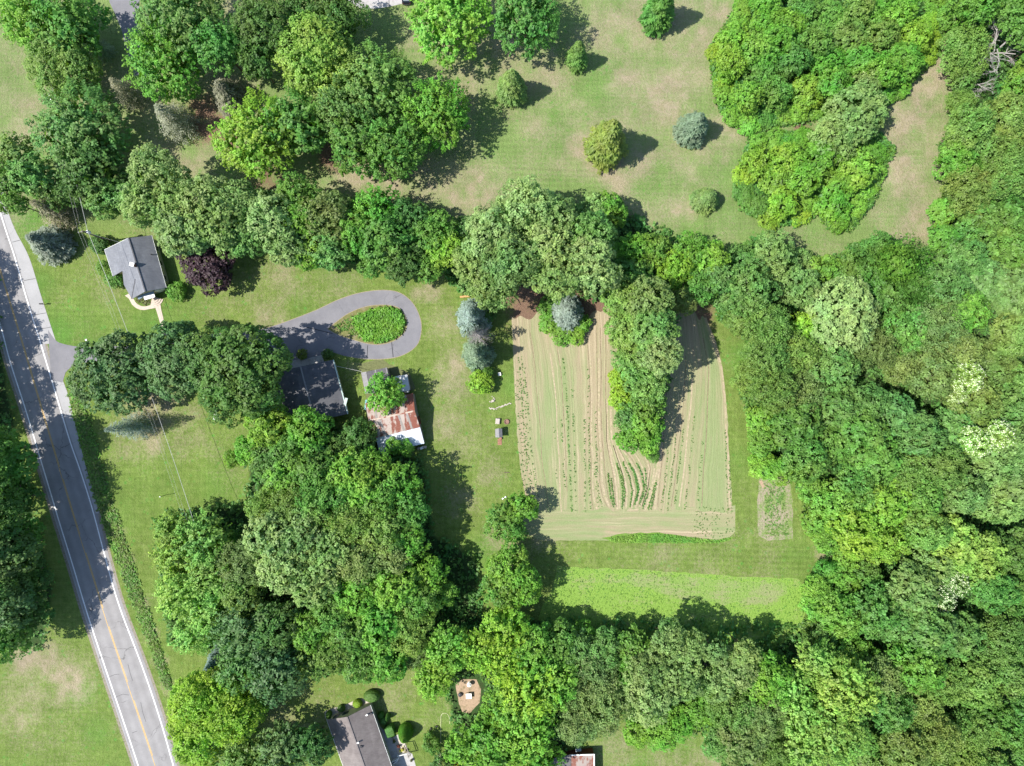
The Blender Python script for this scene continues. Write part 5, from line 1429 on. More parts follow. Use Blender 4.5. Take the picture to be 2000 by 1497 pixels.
# ---- dark roofed garage house
f = pt(520, 660, 5.556)
gh = empty('garage', G(612, 755), 'wide dark shingled garage building beside the loop drive, half under trees', 'garage')
NE = f(722, 240, 2.9); SE = f(880, 828, 2.9); RN = f(372, 312, 4.3); RS = f(528, 905, 4.3); NW = f(30, 388, 2.9); SW = f(186, 978, 2.9)
mb = MB(); mb.slab([NE, RN, RS, SE][::-1], .15); mb.slab([NW, SW, RS, RN], .15); mb.build('roof', M['dark_shingle'], gh)
mb = MB(); line_box(mb, (RN[0], RN[1], 4.33), (RS[0], RS[1], 4.33), .30, .06); mb.build('ridge_cap', M['pale_felt'], gh)
mb = MB(); line_box(mb, (NE[0] + .05, NE[1], 2.82), (SE[0] + .05, SE[1], 2.82), .26, .16); line_box(mb, (NW[0], NW[1], 2.82), (SW[0], SW[1], 2.82), .2, .16)
for t_ in np.linspace(.05, .95, 12):
    mb.box((NE[0] + (SE[0] - NE[0]) * t_ + .2, NE[1] + (SE[1] - NE[1]) * t_, 2.80), (.18, .08, .06), math.radians(-15))
mb.build('gutter', M['green_trim'], gh)
ring = inset([NE[:2], RN[:2], NW[:2], SW[:2], RS[:2], SE[:2]], .3)
walls('wall', [(x, y, z) for (x, y), z in zip(ring, [2.75, 4.1, 2.75, 2.75, 4.1, 2.75])], M['cream_wall'], gh)
for t_ in (.22, .75):
    wall_item('garage_door', ring[2], ring[1] if t_ < .5 else ring[1], t_, 2.4, .02, 2.2, M['white'], gh, .08, -.05)
for t_ in (.3, .7): wall_item('window', ring[5], ring[0], t_, 1.1, 1.0, 2.0, M['glass'], gh)
q = f(860, 690, 2.95); mb = MB(); mb.box((q[0] + .05, q[1], 2.95), (.5, 1.3, .2), math.radians(-15)); mb.build('eave_box', M['green_trim'], gh)
sheet('garage_apron', [f(*p)[:2] for p in ((245, 262), (365, 232), (380, 250), (490, 215), (612, 185), (625, 260), (255, 350))], .040, M['concrete'])

# ---- rusty barn
bn = empty('barn', G(770, 830), 'barn with patchy rust red metal roof and white lean-to', 'barn')
NW = f(1073, 712, 2.9); NE = f(1592, 602, 2.9); RW = f(1110, 900, 4.6); RE = f(1612, 795, 4.6); SW = f(1187, 1090, 3.1); SE = f(1668, 972, 3.1)
LW = f(1232, 1262, 2.3); LE = f(1716, 1148, 2.3)
mb = MB(); mb.slab([NE, NW, RW, RE], .08); mb.slab([RE, RW, SW, SE], .08); rf = mb.build('roof', M['rust'], bn)
mb = MB()
def on(a, b, c, d, u, v): # bilinear on a roof face
    p = Vector(a).lerp(Vector(b), u); q = Vector(c).lerp(Vector(d), u); return p.lerp(q, v)
for u, wd in ((.20, .055), (.62, .05), (.80, .045)):
    a_ = on(RW, RE, SW, SE, u, .02); b_ = on(RW, RE, SW, SE, u + wd, .02); c_ = on(RW, RE, SW, SE, u + wd, .98); d_ = on(RW, RE, SW, SE, u, .98)
    mb.slab([tuple(v + Vector((0, 0, .03))) for v in (a_, b_, c_, d_)][::-1], .025)
for u, wd in ((.15, .05), (.45, .04)):
    a_ = on(NW, NE, RW, RE, u, .02); b_ = on(NW, NE, RW, RE, u + wd, .02); c_ = on(NW, NE, RW, RE, u + wd, .98); d_ = on(NW, NE, RW, RE, u, .98)
    mb.slab([tuple(v + Vector((0, 0, .03))) for v in (a_, b_, c_, d_)], .025)
mb.build('roof_patch', plain('grey_sheet', (.24, .215, .20), .7, .2, 3), rf)
mb = MB(); line_box(mb, (RW[0], RW[1], 4.63), (RE[0], RE[1], 4.63), .28, .06); mb.build('ridge_cap', metal_roof('ridge_sheet', (.42, .34, .28), (.16, .06, .04), .5, 0), rf)
mb = MB(); mb.slab([SE, SW, LW, LE], .07) if False else mb.slab([(SE[0], SE[1], 2.98), (SW[0], SW[1], 2.98), LW, LE], .07); mb.build('lean_to_roof', M['zinc'], bn)
ring = inset([NW[:2], NE[:2], RE[:2], SE[:2], LE[:2], LW[:2], SW[:2], RW[:2]], .12)
walls('wall', [(x, y, z) for (x, y), z in zip(ring, [2.75, 2.75, 4.45, 2.9, 2.15, 2.15, 2.9, 4.45])], M['old_wood'], bn)
wall_item('door', ring[3], ring[2], .4, 1.6, .02, 2.0, M['red_wall'], bn, .08, .06)
# north annexe
AW = f(1088, 368, 2.5); AE = f(1310, 322, 2.5); BE = f(1362, 560, 2.7); BW = f(1135, 610, 2.7)
mb = MB(); mb.slab([AE, AW, BW, BE], .08); an = mb.build('annexe_roof', M['blackroof'], bn)
mb = MB()
for u in (.40, .93):
    a_ = on(AW, AE, BW, BE, u, 0); b_ = on(AW, AE, BW, BE, u + .05, 0); c_ = on(AW, AE, BW, BE, u + .05, 1); d_ = on(AW, AE, BW, BE, u, 1)
    mb.slab([tuple(v + Vector((0, 0, .03))) for v in (a_, b_, c_, d_)][::-1], .025)
mb.build('roof_batten', M['pale_felt'], an)
mb = MB(); mb.slab([f(1085, 368, 2.3), f(1030, 378, 1.9), f(1075, 608, 1.9), f(1130, 600, 2.3)], .07); mb.build('side_roof', M['pale_felt'], bn)
mb = MB(); mb.slab([f(1390, 420, 2.2), f(1530, 398, 2.2), f(1560, 565, 2.3), f(1425, 600, 2.3)][::-1], .06); mb.build('corrugated_roof', metal_roof('white_corrugated', (.55, .55, .56), (.30, .28, .28), .52, math.radians(16), 5), bn)
aw_ = inset([AE[:2], AW[:2], BW[:2], BE[:2]], .1); walls('annexe_wall', [(x, y, 2.4) for x, y in aw_], M['old_wood'], bn)
cw = inset([f(1390, 420, 2.2)[:2], f(1530, 398, 2.2)[:2], f(1560, 565, 2.2)[:2], f(1425, 600, 2.2)[:2]], .1); walls('shed_wall', [(x, y, 2.1) for x, y in cw], M['old_wood'], bn)
sw_ = inset([f(1085, 368, 1.9)[:2], f(1030, 378, 1.9)[:2], f(1075, 608, 1.9)[:2], f(1130, 600, 1.9)[:2]], .08); walls('side_wall', [(x, y, 1.8) for x, y in sw_], M['old_wood'], bn)
# things round the barn
def heap(name, pts, m, label, cat, h=.5, seed=1):
    r = random.Random(seed); mb = MB(); n = 7
    cx = sum(p[0] for p in pts) / len(pts); cy = sum(p[1] for p in pts) / len(pts)
    P = [(x, y, 0) for x, y in pts]; k = len(P)
    V = P + [((x + cx) / 2 + r.uniform(-.1, .1), (y + cy) / 2 + r.uniform(-.1, .1), h * r.uniform(.6, 1)) for x, y, _ in P] + [(cx, cy, h * .9)]
    F = []
    for i in range(k):
        j = (i + 1) % k; F.append([i, j, k + j, k + i]); F.append([k + i, k + j, 2 * k])
    mb.add(V, F); o = mb.build(name, m)
    # origin at base
    return tag(o, label, cat)
heap('tarp', [f(*p)[:2] for p in ((1075, 675), (1098, 672), (1105, 735), (1095, 795), (1062, 782), (1078, 730))], M['tarp'], 'crumpled turquoise tarp lying against the left wall of the rusty barn', 'tarp', .7, 3)
for i, (x, y, w_, c_) in enumerate(((1530, 575, .9, 'white'), (1545, 540, .6, 'zinc'))):
    q = f(x, y); mb = MB(); mb.lathe((q[0], q[1], 0), [(w_ / 2, 0), (w_ / 2, .8), (w_ / 2 * .96, .86), (w_ * .3, .88)], 14)
    tag(mb.build('barrel', M[c_]), ['white barrel at the lower right corner of the white corrugated roof', 'smaller grey barrel above the white barrel by the corrugated roof'][i], 'barrel', 'barrels by the barn')
for i, (x, y) in enumerate(((1720, 1185), (1690, 1195), (1655, 1200))):
    q = f(x, y); mb = MB(); mb.box((q[0], q[1], .25), (.75 - .1 * i, .5, .5), i * .4, .2)
    tag(mb.build('crate', M[['stone', 'white', 'old_wood'][i]]), ['pinkish crate at the lower right barn corner', 'white crate second from the lower right barn corner', 'brown crate third from the lower right barn corner'][i], 'crate', 'crates below the barn')

# service wire from garage to barn
def wire(name, a, b, sag, r, label, group=None, m='wire', cat='wire'):
    mb = MB(); a = Vector(a); b = Vector(b); pts = []
    for i in range(25):
        t = i / 24; p = a.lerp(b, t); p.z -= sag * 4 * t * (1 - t); pts.append(p)
    mb.tube(pts, r, 5); return tag(mb.build(name, M[m]), label, cat, group)
wire('service_wire', f(748, 305, 2.8), f(1040, 368, 2.2), .25, .028, 'short white wire from the dark garage roof to the barn annexe')

# ---- taupe roofed house at the lower edge
f = pt(600, 1300, 5.556)
bh = empty('house', G(710, 1475), 'long brown-roofed house cut by the bottom edge, with clipped shrubs', 'house')
def ext(a, b, k): return tuple(a[i] + (b[i] - a[i]) * k for i in range(3))
NW = f(212, 590, 2.8); RN = f(432, 560, 4.9); NE = f(684, 432, 2.8)
SW = ext(NW, f(390, 1094, 2.8), 1.9); RS = ext(RN, f(618, 1094, 4.9), 1.75); SE = ext(NE, f(915, 1094, 2.8), 1.5)
mb = MB(); mb.slab([NW, SW, RS, RN], .15); mb.build('roof', M['brown_shingle'], bh)
mb = MB(); mb.slab([RN, RS, SE, NE], .15); mb.build('roof', M['brown_shingle'], bh)
mb = MB(); line_box(mb, (RN[0], RN[1], 4.93), (RS[0], RS[1], 4.93), .26, .05); mb.build('ridge_cap', M['brown_shingle'], bh)
mb = MB()
for a, b in ((NW, SW), (NE, SE)): line_box(mb, (a[0], a[1], 2.71), (b[0], b[1], 2.71), .11, .15)
mb.build('gutter', M['white'], bh)
ring = inset([NE[:2], RN[:2], NW[:2], SW[:2], RS[:2], SE[:2]], .45)
walls('wall', [(x, y, z) for (x, y), z in zip(ring, [2.6, 4.6, 2.6, 2.6, 4.6, 2.6])], M['cream_wall'], bh)
for t_ in (.25, .7): wall_item('window', ring[2], ring[1], t_, 1.2, 1.0, 2.1, M['glass'], bh, .08, -.05)
for t_ in (.3, .5): wall_item('window', ring[5], ring[0], t_, 1.4, .9, 2.1, M['glass'], bh)
for (x, y, z, m_) in ((650, 530, 3.3, 'white'), (555, 830, 4.7, 'white')):
    q = f(x, y, z); mb = MB(); mb.tube([(q[0], q[1], z - .4), (q[0], q[1], z + .35)], .11, 8); mb.box((q[0], q[1], z + .38), (.4, .25, .12), .4); mb.build('roof_vent', M[m_], bh)
for (x, y, z) in ((692, 520, 3.0), (585, 880, 4.6)):
    q = f(x, y, z); mb = MB(); mb.box((q[0], q[1], z), (.45, .35, .35), -.35); mb.build('roof_vent', M['dark'], bh)
# bed in front, patio behind
M['pebble'] = plain('pale_pebbles', (.40, .36, .31), .9, .3, 9, dirt=(.28, .24, .2))
sheet('pebble_bed', [f(*p)[:2] for p in ((195, 500), (270, 465), (400, 435), (500, 385), (600, 360), (680, 380), (700, 440), (560, 520), (440, 560), (250, 600), (200, 570))], .014, M['pebble'], jag=.08)
sheet('patio', [f(*p)[:2] for p in ((690, 560), (790, 660), (830, 700), (920, 790), (990, 745), (1060, 830), (1105, 940), (1140, 960), (1190, 1130), (1300, 1400), (900, 1400), (760, 800))], .016, M['concrete'])
sheet('patio_planter', [f(*p)[:2] for p in ((945, 790), (1060, 830), (1100, 935), (1050, 955), (990, 960), (960, 880))], .030, M['pebble'])
mb = MB()
for a_, b_ in (((910, 1035), (995, 995)), ((985, 965), (1090, 935)), ((925, 1060), (990, 1010))): line_box(mb, f(*a_)[:2] + (.4,), f(*b_)[:2] + (.4,), .12, .8)
tag(mb.build('patio_wall', M['white']), 'low white patio wall pieces right of the brown-roofed house', 'wall')
# clipped shrubs
def topiary(name, c, prof, sx, sy, col, label, rot=0.0, leaf=.17, n=1500, square=False):
    q = c; root = empty(name, (q[0], q[1], 0), label, 'shrub', 'clipped garden shrubs')
    rng = np.random.default_rng(int(abs(q[0]) * 10) + 3); zs = np.array([p[1] for p in prof]); rs = np.array([p[0] for p in prof])
    z = rng.uniform(0, 1, n * 3); seg = np.hypot(np.diff(rs), np.diff(zs)) * (rs[1:] + rs[:-1] + .05); cum = np.concatenate([[0], np.cumsum(seg)]); z = z * cum[-1]
    i = np.clip(np.searchsorted(cum, z) - 1, 0, len(seg) - 1); u = (z - cum[i]) / np.maximum(seg[i], 1e-6)
    r = rs[i] + (rs[i + 1] - rs[i]) * u; zz = zs[i] + (zs[i + 1] - zs[i]) * u; t = rng.uniform(0, 2 * np.pi, len(z))
    cx, cy = np.cos(t), np.sin(t)
    if square: k_ = 1 / np.maximum(np.abs(cx), np.abs(cy)) ** .8; cx, cy = cx * k_ * .86, cy * k_ * .86
    r = r * rng.uniform(.94, 1.03, len(r))
    P = np.stack([r * cx * sx, r * cy * sy, zz], 1); dr = rs[i + 1] - rs[i]; dz = zs[i + 1] - zs[i]
    N = np.stack([np.cos(t) * dz, np.sin(t) * dz, -dr], 1) + rng.normal(size=P.shape) * .25 * np.hypot(dr, dz)[:, None]
    ca, sa = math.cos(rot), math.sin(rot); R_ = np.array([[ca, sa, 0], [-sa, ca, 0], [0, 0, 1]]); P = P @ R_; N = N @ R_
    p = cards(P, N, rng.normal(size=P.shape), rng.uniform(.7, 1.3, len(P)) * leaf, rng.uniform(.5, .9, len(P)) * leaf)
    o = link(bpy.data.objects.new('foliage', leafmesh('clipped_foliage', [p], [M['leaf']], [np.clip(rng.normal(1, .1, len(P)), .6, 1.4)])), root); o.color = (*COL[col], 1)
    mb = MB(); mb.tube([(q[0], q[1], 0), (q[0], q[1], prof[-1][1] * .8)], .06, 6); mb.lathe((q[0], q[1], .1), [(p_[0] * .8 * min(sx, sy), p_[1] * .85) for p_ in prof], 12); mb.build('stem', plain('inner_twigs', (.03, .045, .018), .95, .3, 6) if 'twig' not in M else M['twig'], root)
M['twig'] = plain('inner_twigs', (.03, .045, .018), .95, .3, 6)
dome = lambda r, h: [(r * .85, 0), (r, h * .3), (r * .93, h * .6), (r * .7, h * .85), (r * .35, h * .98), (.02, h)]
cone = lambda r, h: [(r * .8, 0), (r, h * .12), (r * .92, h * .3), (r * .66, h * .6), (r * .34, h * .85), (.03, h)]
drum = lambda r, h: [(r * .9, 0), (r, h * .15), (r, h * .8), (r * .9, h * .95), (r * .5, h), (.02, h * 1.02)]
topiary('topiary_shrub', f(695, 342, 1.2), dome(1.5, 2.0), 1.05, .75, 'jade', 'dark domed clipped shrub at the upper tip of the brown-roofed house', n=2200)
topiary('topiary_shrub', f(898, 712, 1.2), drum(1.05, 1.9), .95, 1.1, 'jade', 'flat topped square clipped shrub beside the brown-roofed house', math.radians(20), n=2200, square=True)
topiary('topiary_shrub', f(1062, 745, 1.6), cone(1.55, 4.6), .95, 1.15, 'vivid', 'tall conical clipped shrub with a pointed shadow', n=3600)
topiary('topiary_shrub', f(875, 560, .8), cone(.6, 2.4), .75, 1.0, 'jade', 'thin conical clipped shrub above the square one', n=900)
topiary('topiary_shrub', f(545, 417, .6), dome(.95, 1.3), 1, .85, 'lime', 'bright lime round shrub in the pebble bed', n=1100)
topiary('topiary_shrub', f(368, 470, .6), dome(.75, 1.2), 1, .9, 'jade', 'small dark green shrub in the middle of the pebble bed', n=900)
topiary('topiary_shrub', f(236, 535, .6), dome(.65, 1.5), .9, 1.2, 'mid', 'dark shrub at the left end of the pebble bed', n=900)
topiary('topiary_shrub', f(830, 600, .5), dome(.7, 1.2), 1, 1, 'jade', 'dark ball shrub in the shade of the brown-roofed house', n=900)
topiary('topiary_shrub', f(800, 540, .5), dome(.6, 1.1), 1, 1, 'mid', 'second dark ball shrub in the shade of the brown-roofed house', n=900)
for i, (x, y, s_, c_) in enumerate(((995, 868, .35, (.22, .07, .04)), (1035, 905, .42, (.42, .42, .06)), (1075, 915, .3, (.25, .22, .06)), (1015, 915, .28, (.16, .2, .05)), (945, 815, .4, (.09, .15, .04)), (1135, 1020, .28, (.1, .1, .04)))):
    q = f(x, y); root = empty('potted_plant', (q[0], q[1], 0), ['red potted plant on the patio planter', 'yellow flowering potted plant in the patio planter', 'brownish potted plant at the right of the patio planter', 'green potted plant left of the yellow one', 'green potted plant at the top of the patio slabs', 'tiny dark potted plant on the lower patio'][i], 'potted plant', 'plants on the patio')
    mb = MB(); mb.lathe((q[0], q[1], .03), [(s_ * .5, 0), (s_ * .65, .3), (s_ * .7, .32)], 12); mb.build('pot', M['brick'], root)
    rng = np.random.default_rng(i); p, t_ = expand(rng, np.array([[0, 0, .4]]), np.array([[0, 0, 1.]]), 60, s_ * .8, .3, .22, .6)
    o = link(bpy.data.objects.new('foliage', leafmesh('pot_foliage', [p], [M['leaf']], [t_])), root); o.color = (*c_, 1)
# garden frame beside the cone
a_, b_ = f(1072, 835), f(1112, 940); root = empty('garden_arbour', (a_[0], a_[1], 0), 'open wooden garden frame casting a rectangular shadow by the patio', 'arbour')
d_ = Vector((b_[0] - a_[0], b_[1] - a_[1], 0)); nrm = Vector((-d_.y, d_.x, 0)).normalized() * .35
mb = MB()
for s_ in (0, 1):
    for t_ in (0, 1): p = Vector((a_[0], a_[1], 0)) + d_ * t_ + nrm * s_; mb.box((p.x, p.y, .95), (.09, .09, 1.9))
mb.build('post', M['old_wood'], root); mb = MB()
for s_ in (0, 1): p = Vector((a_[0], a_[1], 1.95)) + nrm * s_; line_box(mb, p, p + d_, .1, .1)
for t_ in (0, .5, 1): p = Vector((a_[0], a_[1], 2.03)) + d_ * t_; line_box(mb, p, p + nrm, .08, .08)
mb.build('top_rail', M['old_wood'], root)
# garden spot: white table and urn
q = G(916, 1357); root = empty('garden_table', (q[0], q[1], 0), 'square white table on the bare tan garden ground', 'table')
mb = MB(); mb.box((q[0], q[1], .73), (1.1, 1.0, .05), .06); mb.build('table_top', M['white'], root)
for sx_ in (-1, 1):
    for sy_ in (-1, 1): mb = MB(); mb.box((q[0] + sx_ * .45, q[1] + sy_ * .4, .35), (.07, .07, .7)); mb.build('leg', M['white'], root)
q = G(917, 1334); root = empty('garden_urn', (q[0], q[1], 0), 'white round garden urn above the white table', 'urn')
mb = MB(); mb.lathe((q[0], q[1], 0), [(.3, 0), (.3, .12), (.15, .2), (.15, .45), (.38, .7), (.45, .95), (.40, 1.0)], 16); mb.build('bowl', M['white'], root, True)
mb = MB(); mb.lathe((q[0], q[1], .02), [(.36, .9), (.2, 1.15), (.05, 1.25)], 12); mb.build('finial', M['white'], root, True)
q = G(899, 1356); mb = MB(); mb.lathe((q[0], q[1], 0), [(.35, 0), (.42, .35), (.36, .5), (.1, .55)], 12); tag(mb.build('kettle_grill', M['dark']), 'small black kettle grill left of the white garden table', 'grill')
# hose
def polytube(name, pts, r, m, label, cat, z=None):
    mb = MB(); mb.tube([(*G(x, y)[:2], r if z is None else z) for x, y in smooth_line(pts, 8)], r, 5); return tag(mb.build(name, M[m]), label, cat)
polytube('garden_hose', [(857, 1500), (860, 1470), (861, 1440), (861, 1410), (862, 1397), (868, 1393), (875, 1396), (878, 1404), (878, 1414)], .045, 'yellow_hose', 'pale garden hose curving over the lower lawn', 'hose')
for i, (x, y) in enumerate(((853, 1418), (841, 1423))):
    q = G(x, y); mb = MB(); mb.box((q[0], q[1], .18), (.45, .2, .36), .1 + i, .2); tag(mb.build('garden_ornament', M['dark']), ['small dark object on the lower lawn, right one', 'small dark object on the lower lawn, left one'][i], 'ornament', 'dark lawn objects')
fl = rnd_in([(874, 1480), (892, 1478), (900, 1500), (880, 1505)], 26, 51)
for nm, n0, n1, c_, lb in (('orange_flowers', 0, 16, (.62, .20, .01), 'orange flowers in the bed at the bottom edge'), ('yellow_flowers', 16, 26, (.62, .45, .02), 'yellow flowers in the bed at the bottom edge')):
    scatter(nm, fl[n0:n1], c_, .28, lb, 6, .15, .4, 52)
scatter('bed_leaves', rnd_in([(868, 1440), (885, 1450), (905, 1505), (872, 1505)], 90, 53), (.09, .10, .05), .25, 'leaves of the flower bed at the bottom edge', 4, .2, .3, 53)

# ---- small shed at the bottom
sd_ = empty('shed', G(1120, 1500), 'small shed with striped rusty roof cut by the bottom edge', 'shed')
mb = MB(); mb.slab([G(1116, 1474, 2.6), G(1161, 1472.5, 2.6), G(1161, 1545, 2.9), G(1116, 1545, 2.9)][::-1], .1); mb.build('roof', M['rust2'], sd_)
mb = MB(); mb.slab([G(1083, 1481, 2.3), G(1115.5, 1474, 2.3), G(1115.5, 1545, 2.5), G(1066, 1545, 2.5), G(1066, 1482, 2.3)][::-1], .1); mb.build('flat_roof', M['blackroof'], sd_)
line = MB(); line_box(line, G(1115, 1475.5, 2.66), G(1161, 1474, 2.66), .2, .08); line_box(line, G(1160.5, 1474, 2.66), G(1160.5, 1545, 2.96), .2, .08); line.build('edge_trim', M['white'], sd_)
rg = inset([G(1083, 1481, 2.3)[:2], G(1161, 1472.5, 2.5)[:2], G(1161, 1545, 2.5)[:2], G(1066, 1545, 2.5)[:2], G(1066, 1483, 2.3)[:2]], .1)
walls('wall', [(x, y, 2.2) for x, y in rg], M['red_wall'], sd_)
q = G(1129, 1463); mb = MB(); mb.box((q[0], q[1], .45), (1.1, .9, .9), .03, .15); tag(mb.build('cold_frame', M['zinc']), 'pale box in the shade against the small red shed', 'box')
q = G(1074, 1484); mb = MB(); mb.box((q[0], q[1] - .2, .5), (.4, .5, 1), .4, .2); tag(mb.build('bucket', M['white']), 'pale bucket at the left corner of the small shed', 'bucket')

# ---- garden things left of the field
f = pt(930, 720, 8.3125)
root = empty('well_house', f(370, 1045), 'tiny grey-roofed garden shelter with a brick step', 'shelter')
mb = MB(); mb.slab([f(308, 985, 1.7), f(365, 972, 2.2), f(375, 1122, 2.2), f(312, 1118, 1.7)], .07); mb.slab([f(365, 972, 2.2), f(420, 978, 1.7), f(428, 1118, 1.7), f(375, 1122, 2.2)], .07); mb.build('roof', M['pale_felt'], root)
rg = inset([f(310, 980, 1.7)[:2], f(420, 978, 1.7)[:2], f(428, 1120, 1.7)[:2], f(312, 1120, 1.7)[:2]], .15); walls('wall', [(x, y, 1.65) for x, y in rg], M['old_wood'], root)
wall_item('door', rg[2], rg[3], .5, .5, .05, 1.4, M['dark'], root, .05, .04)
mb = MB()
for i in range(4):
    for j in range(3): q = f(360 + j * 22, 1150 + i * 26); mb.box((q[0], q[1], .05), (.24, .28, .1), .1 * (i - j))
tag(mb.build('brick_step', M['brick']), kind='structure')
q = f(398, 1132); mb = MB(); mb.lathe((q[0], q[1], 0), [(.2, 0), (.26, .4), (.2, .45)], 12); tag(mb.build('planter_pot', M['brick']), 'dark red pot at the foot of the tiny grey-roofed shelter', 'pot')
q = f(350, 855); mb = MB(); mb.box((q[0], q[1], .3), (.85, 1.1, .6), -.1, .25); tag(mb.build('stone_block', M['stone']), 'pale squarish stone block above the tiny grey-roofed shelter', 'stone')
q = f(495, 865); mb = MB(); mb.lathe((q[0], q[1], 0), [(.48, 0), (.52, .3), (.42, .32), (.38, .1), (.05, .08)], 16); tag(mb.build('fire_ring', plain('rusty_ring', (.19, .115, .085), .9, .2, 5)), 'round brown fire ring right of the pale stone block', 'fire ring')
root = empty('garden_chair', f(380, 95), 'white garden chair in the shade edge of the spruces', 'chair'); q = f(380, 95)
mb = MB(); mb.box((q[0], q[1], .45), (.55, .55, .05), .2); mb.build('seat', M['white'], root)
mb = MB(); mb.box((q[0] - .02, q[1] + .3, .8), (.55, .06, .6), .2); mb.build('backrest', M['white'], root)
for sx_ in (-1, 1):
    for sy_ in (-1, 1): mb = MB(); mb.box((q[0] + sx_ * .22, q[1] + sy_ * .22, .22), (.05, .05, .44)); mb.build('leg', M['white'], root)
r = random.Random(3)
stn = [(275, 525, .62), (225, 540, .26), (285, 480, .28), (262, 455, .2), (300, 500, .25), (250, 545, .3)]
for i, (x, y, s_) in enumerate(stn):
    q = f(x, y); mb = MB(); mb.lathe((q[0], q[1], 0), [(s_ * .45, 0), (s_ * .6, s_ * .25), (s_ * .45, s_ * .55), (s_ * .15, s_ * .65)], 7, 1, r.uniform(.7, 1)); o = mb.build('garden_stone', M['stone'])
    tag(o, ['largest round stone below the lime shrub', 'small pale stone left of the largest stone', 'stone just above the largest stone', 'topmost little stone of the pile', 'stone at the upper right of the largest stone', 'low stone touching the largest stone on its left'][i], 'stone', 'stones below the lime shrub')
# rows of edging stones: many tiny pieces along two lines
es = []
for a_, b_, n_ in (((220, 650), (330, 655), 7), ((340, 640), (560, 565), 14)):
    for i in range(n_): t_ = i / (n_ - 1); es.append((a_[0] + (b_[0] - a_[0]) * t_, a_[1] + (b_[1] - a_[1]) * t_ + r.uniform(-8, 8)))
for i, (x, y) in enumerate(es):
    q = f(x, y); s_ = r.uniform(.12, .2); mb = MB(); mb.lathe((q[0], q[1], 0), [(s_ * .8, 0), (s_, s_ * .5), (s_ * .4, s_ * .9)], 6, 1, r.uniform(.6, 1)); tag(mb.build('edging_stone', M['pebble']), 'one of the small pale edging stones in the thin line left of the field', 'stone', 'line of small edging stones')
q = G(908, 580); mb = MB(); root = empty('timber_bench', (q[0], q[1], 0), 'orange timber bench at the edge of the sage grove above the spruces', 'bench')
mb.box((q[0], q[1], .42), (1.9, .35, .06), .08); mb.build('seat', M['firewood'], root)
for s_ in (-1, 1): mb = MB(); mb.box((q[0] + s_ * .75, q[1] + s_ * .06, .2), (.1, .3, .4), .08); mb.build('leg', M['firewood'], root)
q = G(990, 923); mb = MB(); mb.tube([(q[0] - .5, q[1], .09), (q[0] + .5, q[1], .09)], .08, 7); tag(mb.build('log', M['bark']), 'short dark log lying on the lawn left of the field', 'log')
for i, (x, y) in enumerate(((982, 974), (987, 971))):
    q = G(x, y); mb = MB(); mb.box((q[0], q[1], .12), (.35, .25, .24), .6, .2); tag(mb.build('white_stone', M['white']), ['white stone above the field corner tree pair, left', 'white stone above the field corner tree pair, right'][i], 'stone', 'white stones')
for nm, x, y, s_, lb in (('lawn_marker', 168.5, 664.5, .35, 'small white square cover on the lawn beside the driveway mouth'), ('lawn_marker', 1272, 878, .4, 'white object hidden in the tip of the finger of trees')):
    q = G(x, y, 0 if x < 1000 else 2.4); mb = MB(); z_ = .05 if x < 1000 else 1.3; mb.box((q[0], q[1], z_), (s_, s_, z_ * 2), .2, .1); tag(mb.build(nm, M['white']), lb, 'marker')
q = G(421, 815); root = empty('tyre_planter', (q[0], q[1], 0), 'white ring planter at the lawn edge below the big driveway maples', 'planter')
mb = MB(); mb.lathe((q[0], q[1], 0), [(.55, 0), (.6, .12), (.5, .2), (.36, .16), (.34, .05)], 18); mb.build('ring', M['white'], root)
mb = MB(); mb.lathe((q[0], q[1], 0), [(.33, .02), (.2, .12), (.02, .15)], 10); mb.build('soil', M['brick'], root)
# mailbox
q = G(87.5, 595); root = empty('mailbox', (q[0], q[1], 0), 'black mailbox on a post at the edge of the pale road shoulder', 'mailbox')
mb = MB(); mb.box((q[0], q[1], .5), (.1, .1, 1.0)); mb.build('post', M['old_wood'], root)
mb = MB(); P = []
for s_ in (-.32, .32):
    for a in np.linspace(0, math.pi, 7): P.append((q[0] + s_ , q[1] + .13 * math.cos(a), 1.15 + .13 * math.sin(a)))
    P += [(q[0] + s_, q[1] - .13, 1.0), (q[0] + s_, q[1] + .13, 1.0)]
n_ = 9; mb.add(P, [list(range(n_))[::-1], [n_ + i for i in range(n_)]] + [[i, (i + 1) % n_, n_ + (i + 1) % n_, n_ + i] for i in range(n_)]); mb.build('box', M['dark'], root)
mb = MB(); mb.box((q[0] + .1, q[1] - .15, 1.3), (.03, .02, .25)); mb.build('flag', M['red_wall'], root)
# lawn post
q = G(324, 967); root = empty('lawn_post', (q[0], q[1], 0), 'thin post with white top on the lawn beside the power line', 'post')
mb = MB(); mb.tube([(q[0], q[1], 0), (q[0], q[1], 2.3)], .05, 7); mb.build('stake', M['dark'], root); mb = MB(); mb.box((q[0], q[1], 2.35), (.16, .16, .1)); mb.build('top_plate', M['white'], root)
q = G(97, 172); mb = MB(); line_box(mb, (*G(95, 182)[:2], .06), (*G(103, 206)[:2], .06), .14, .1); tag(mb.build('lawn_pipe', M['white']), 'thin white pipe lying on the upper left lawn', 'pipe')

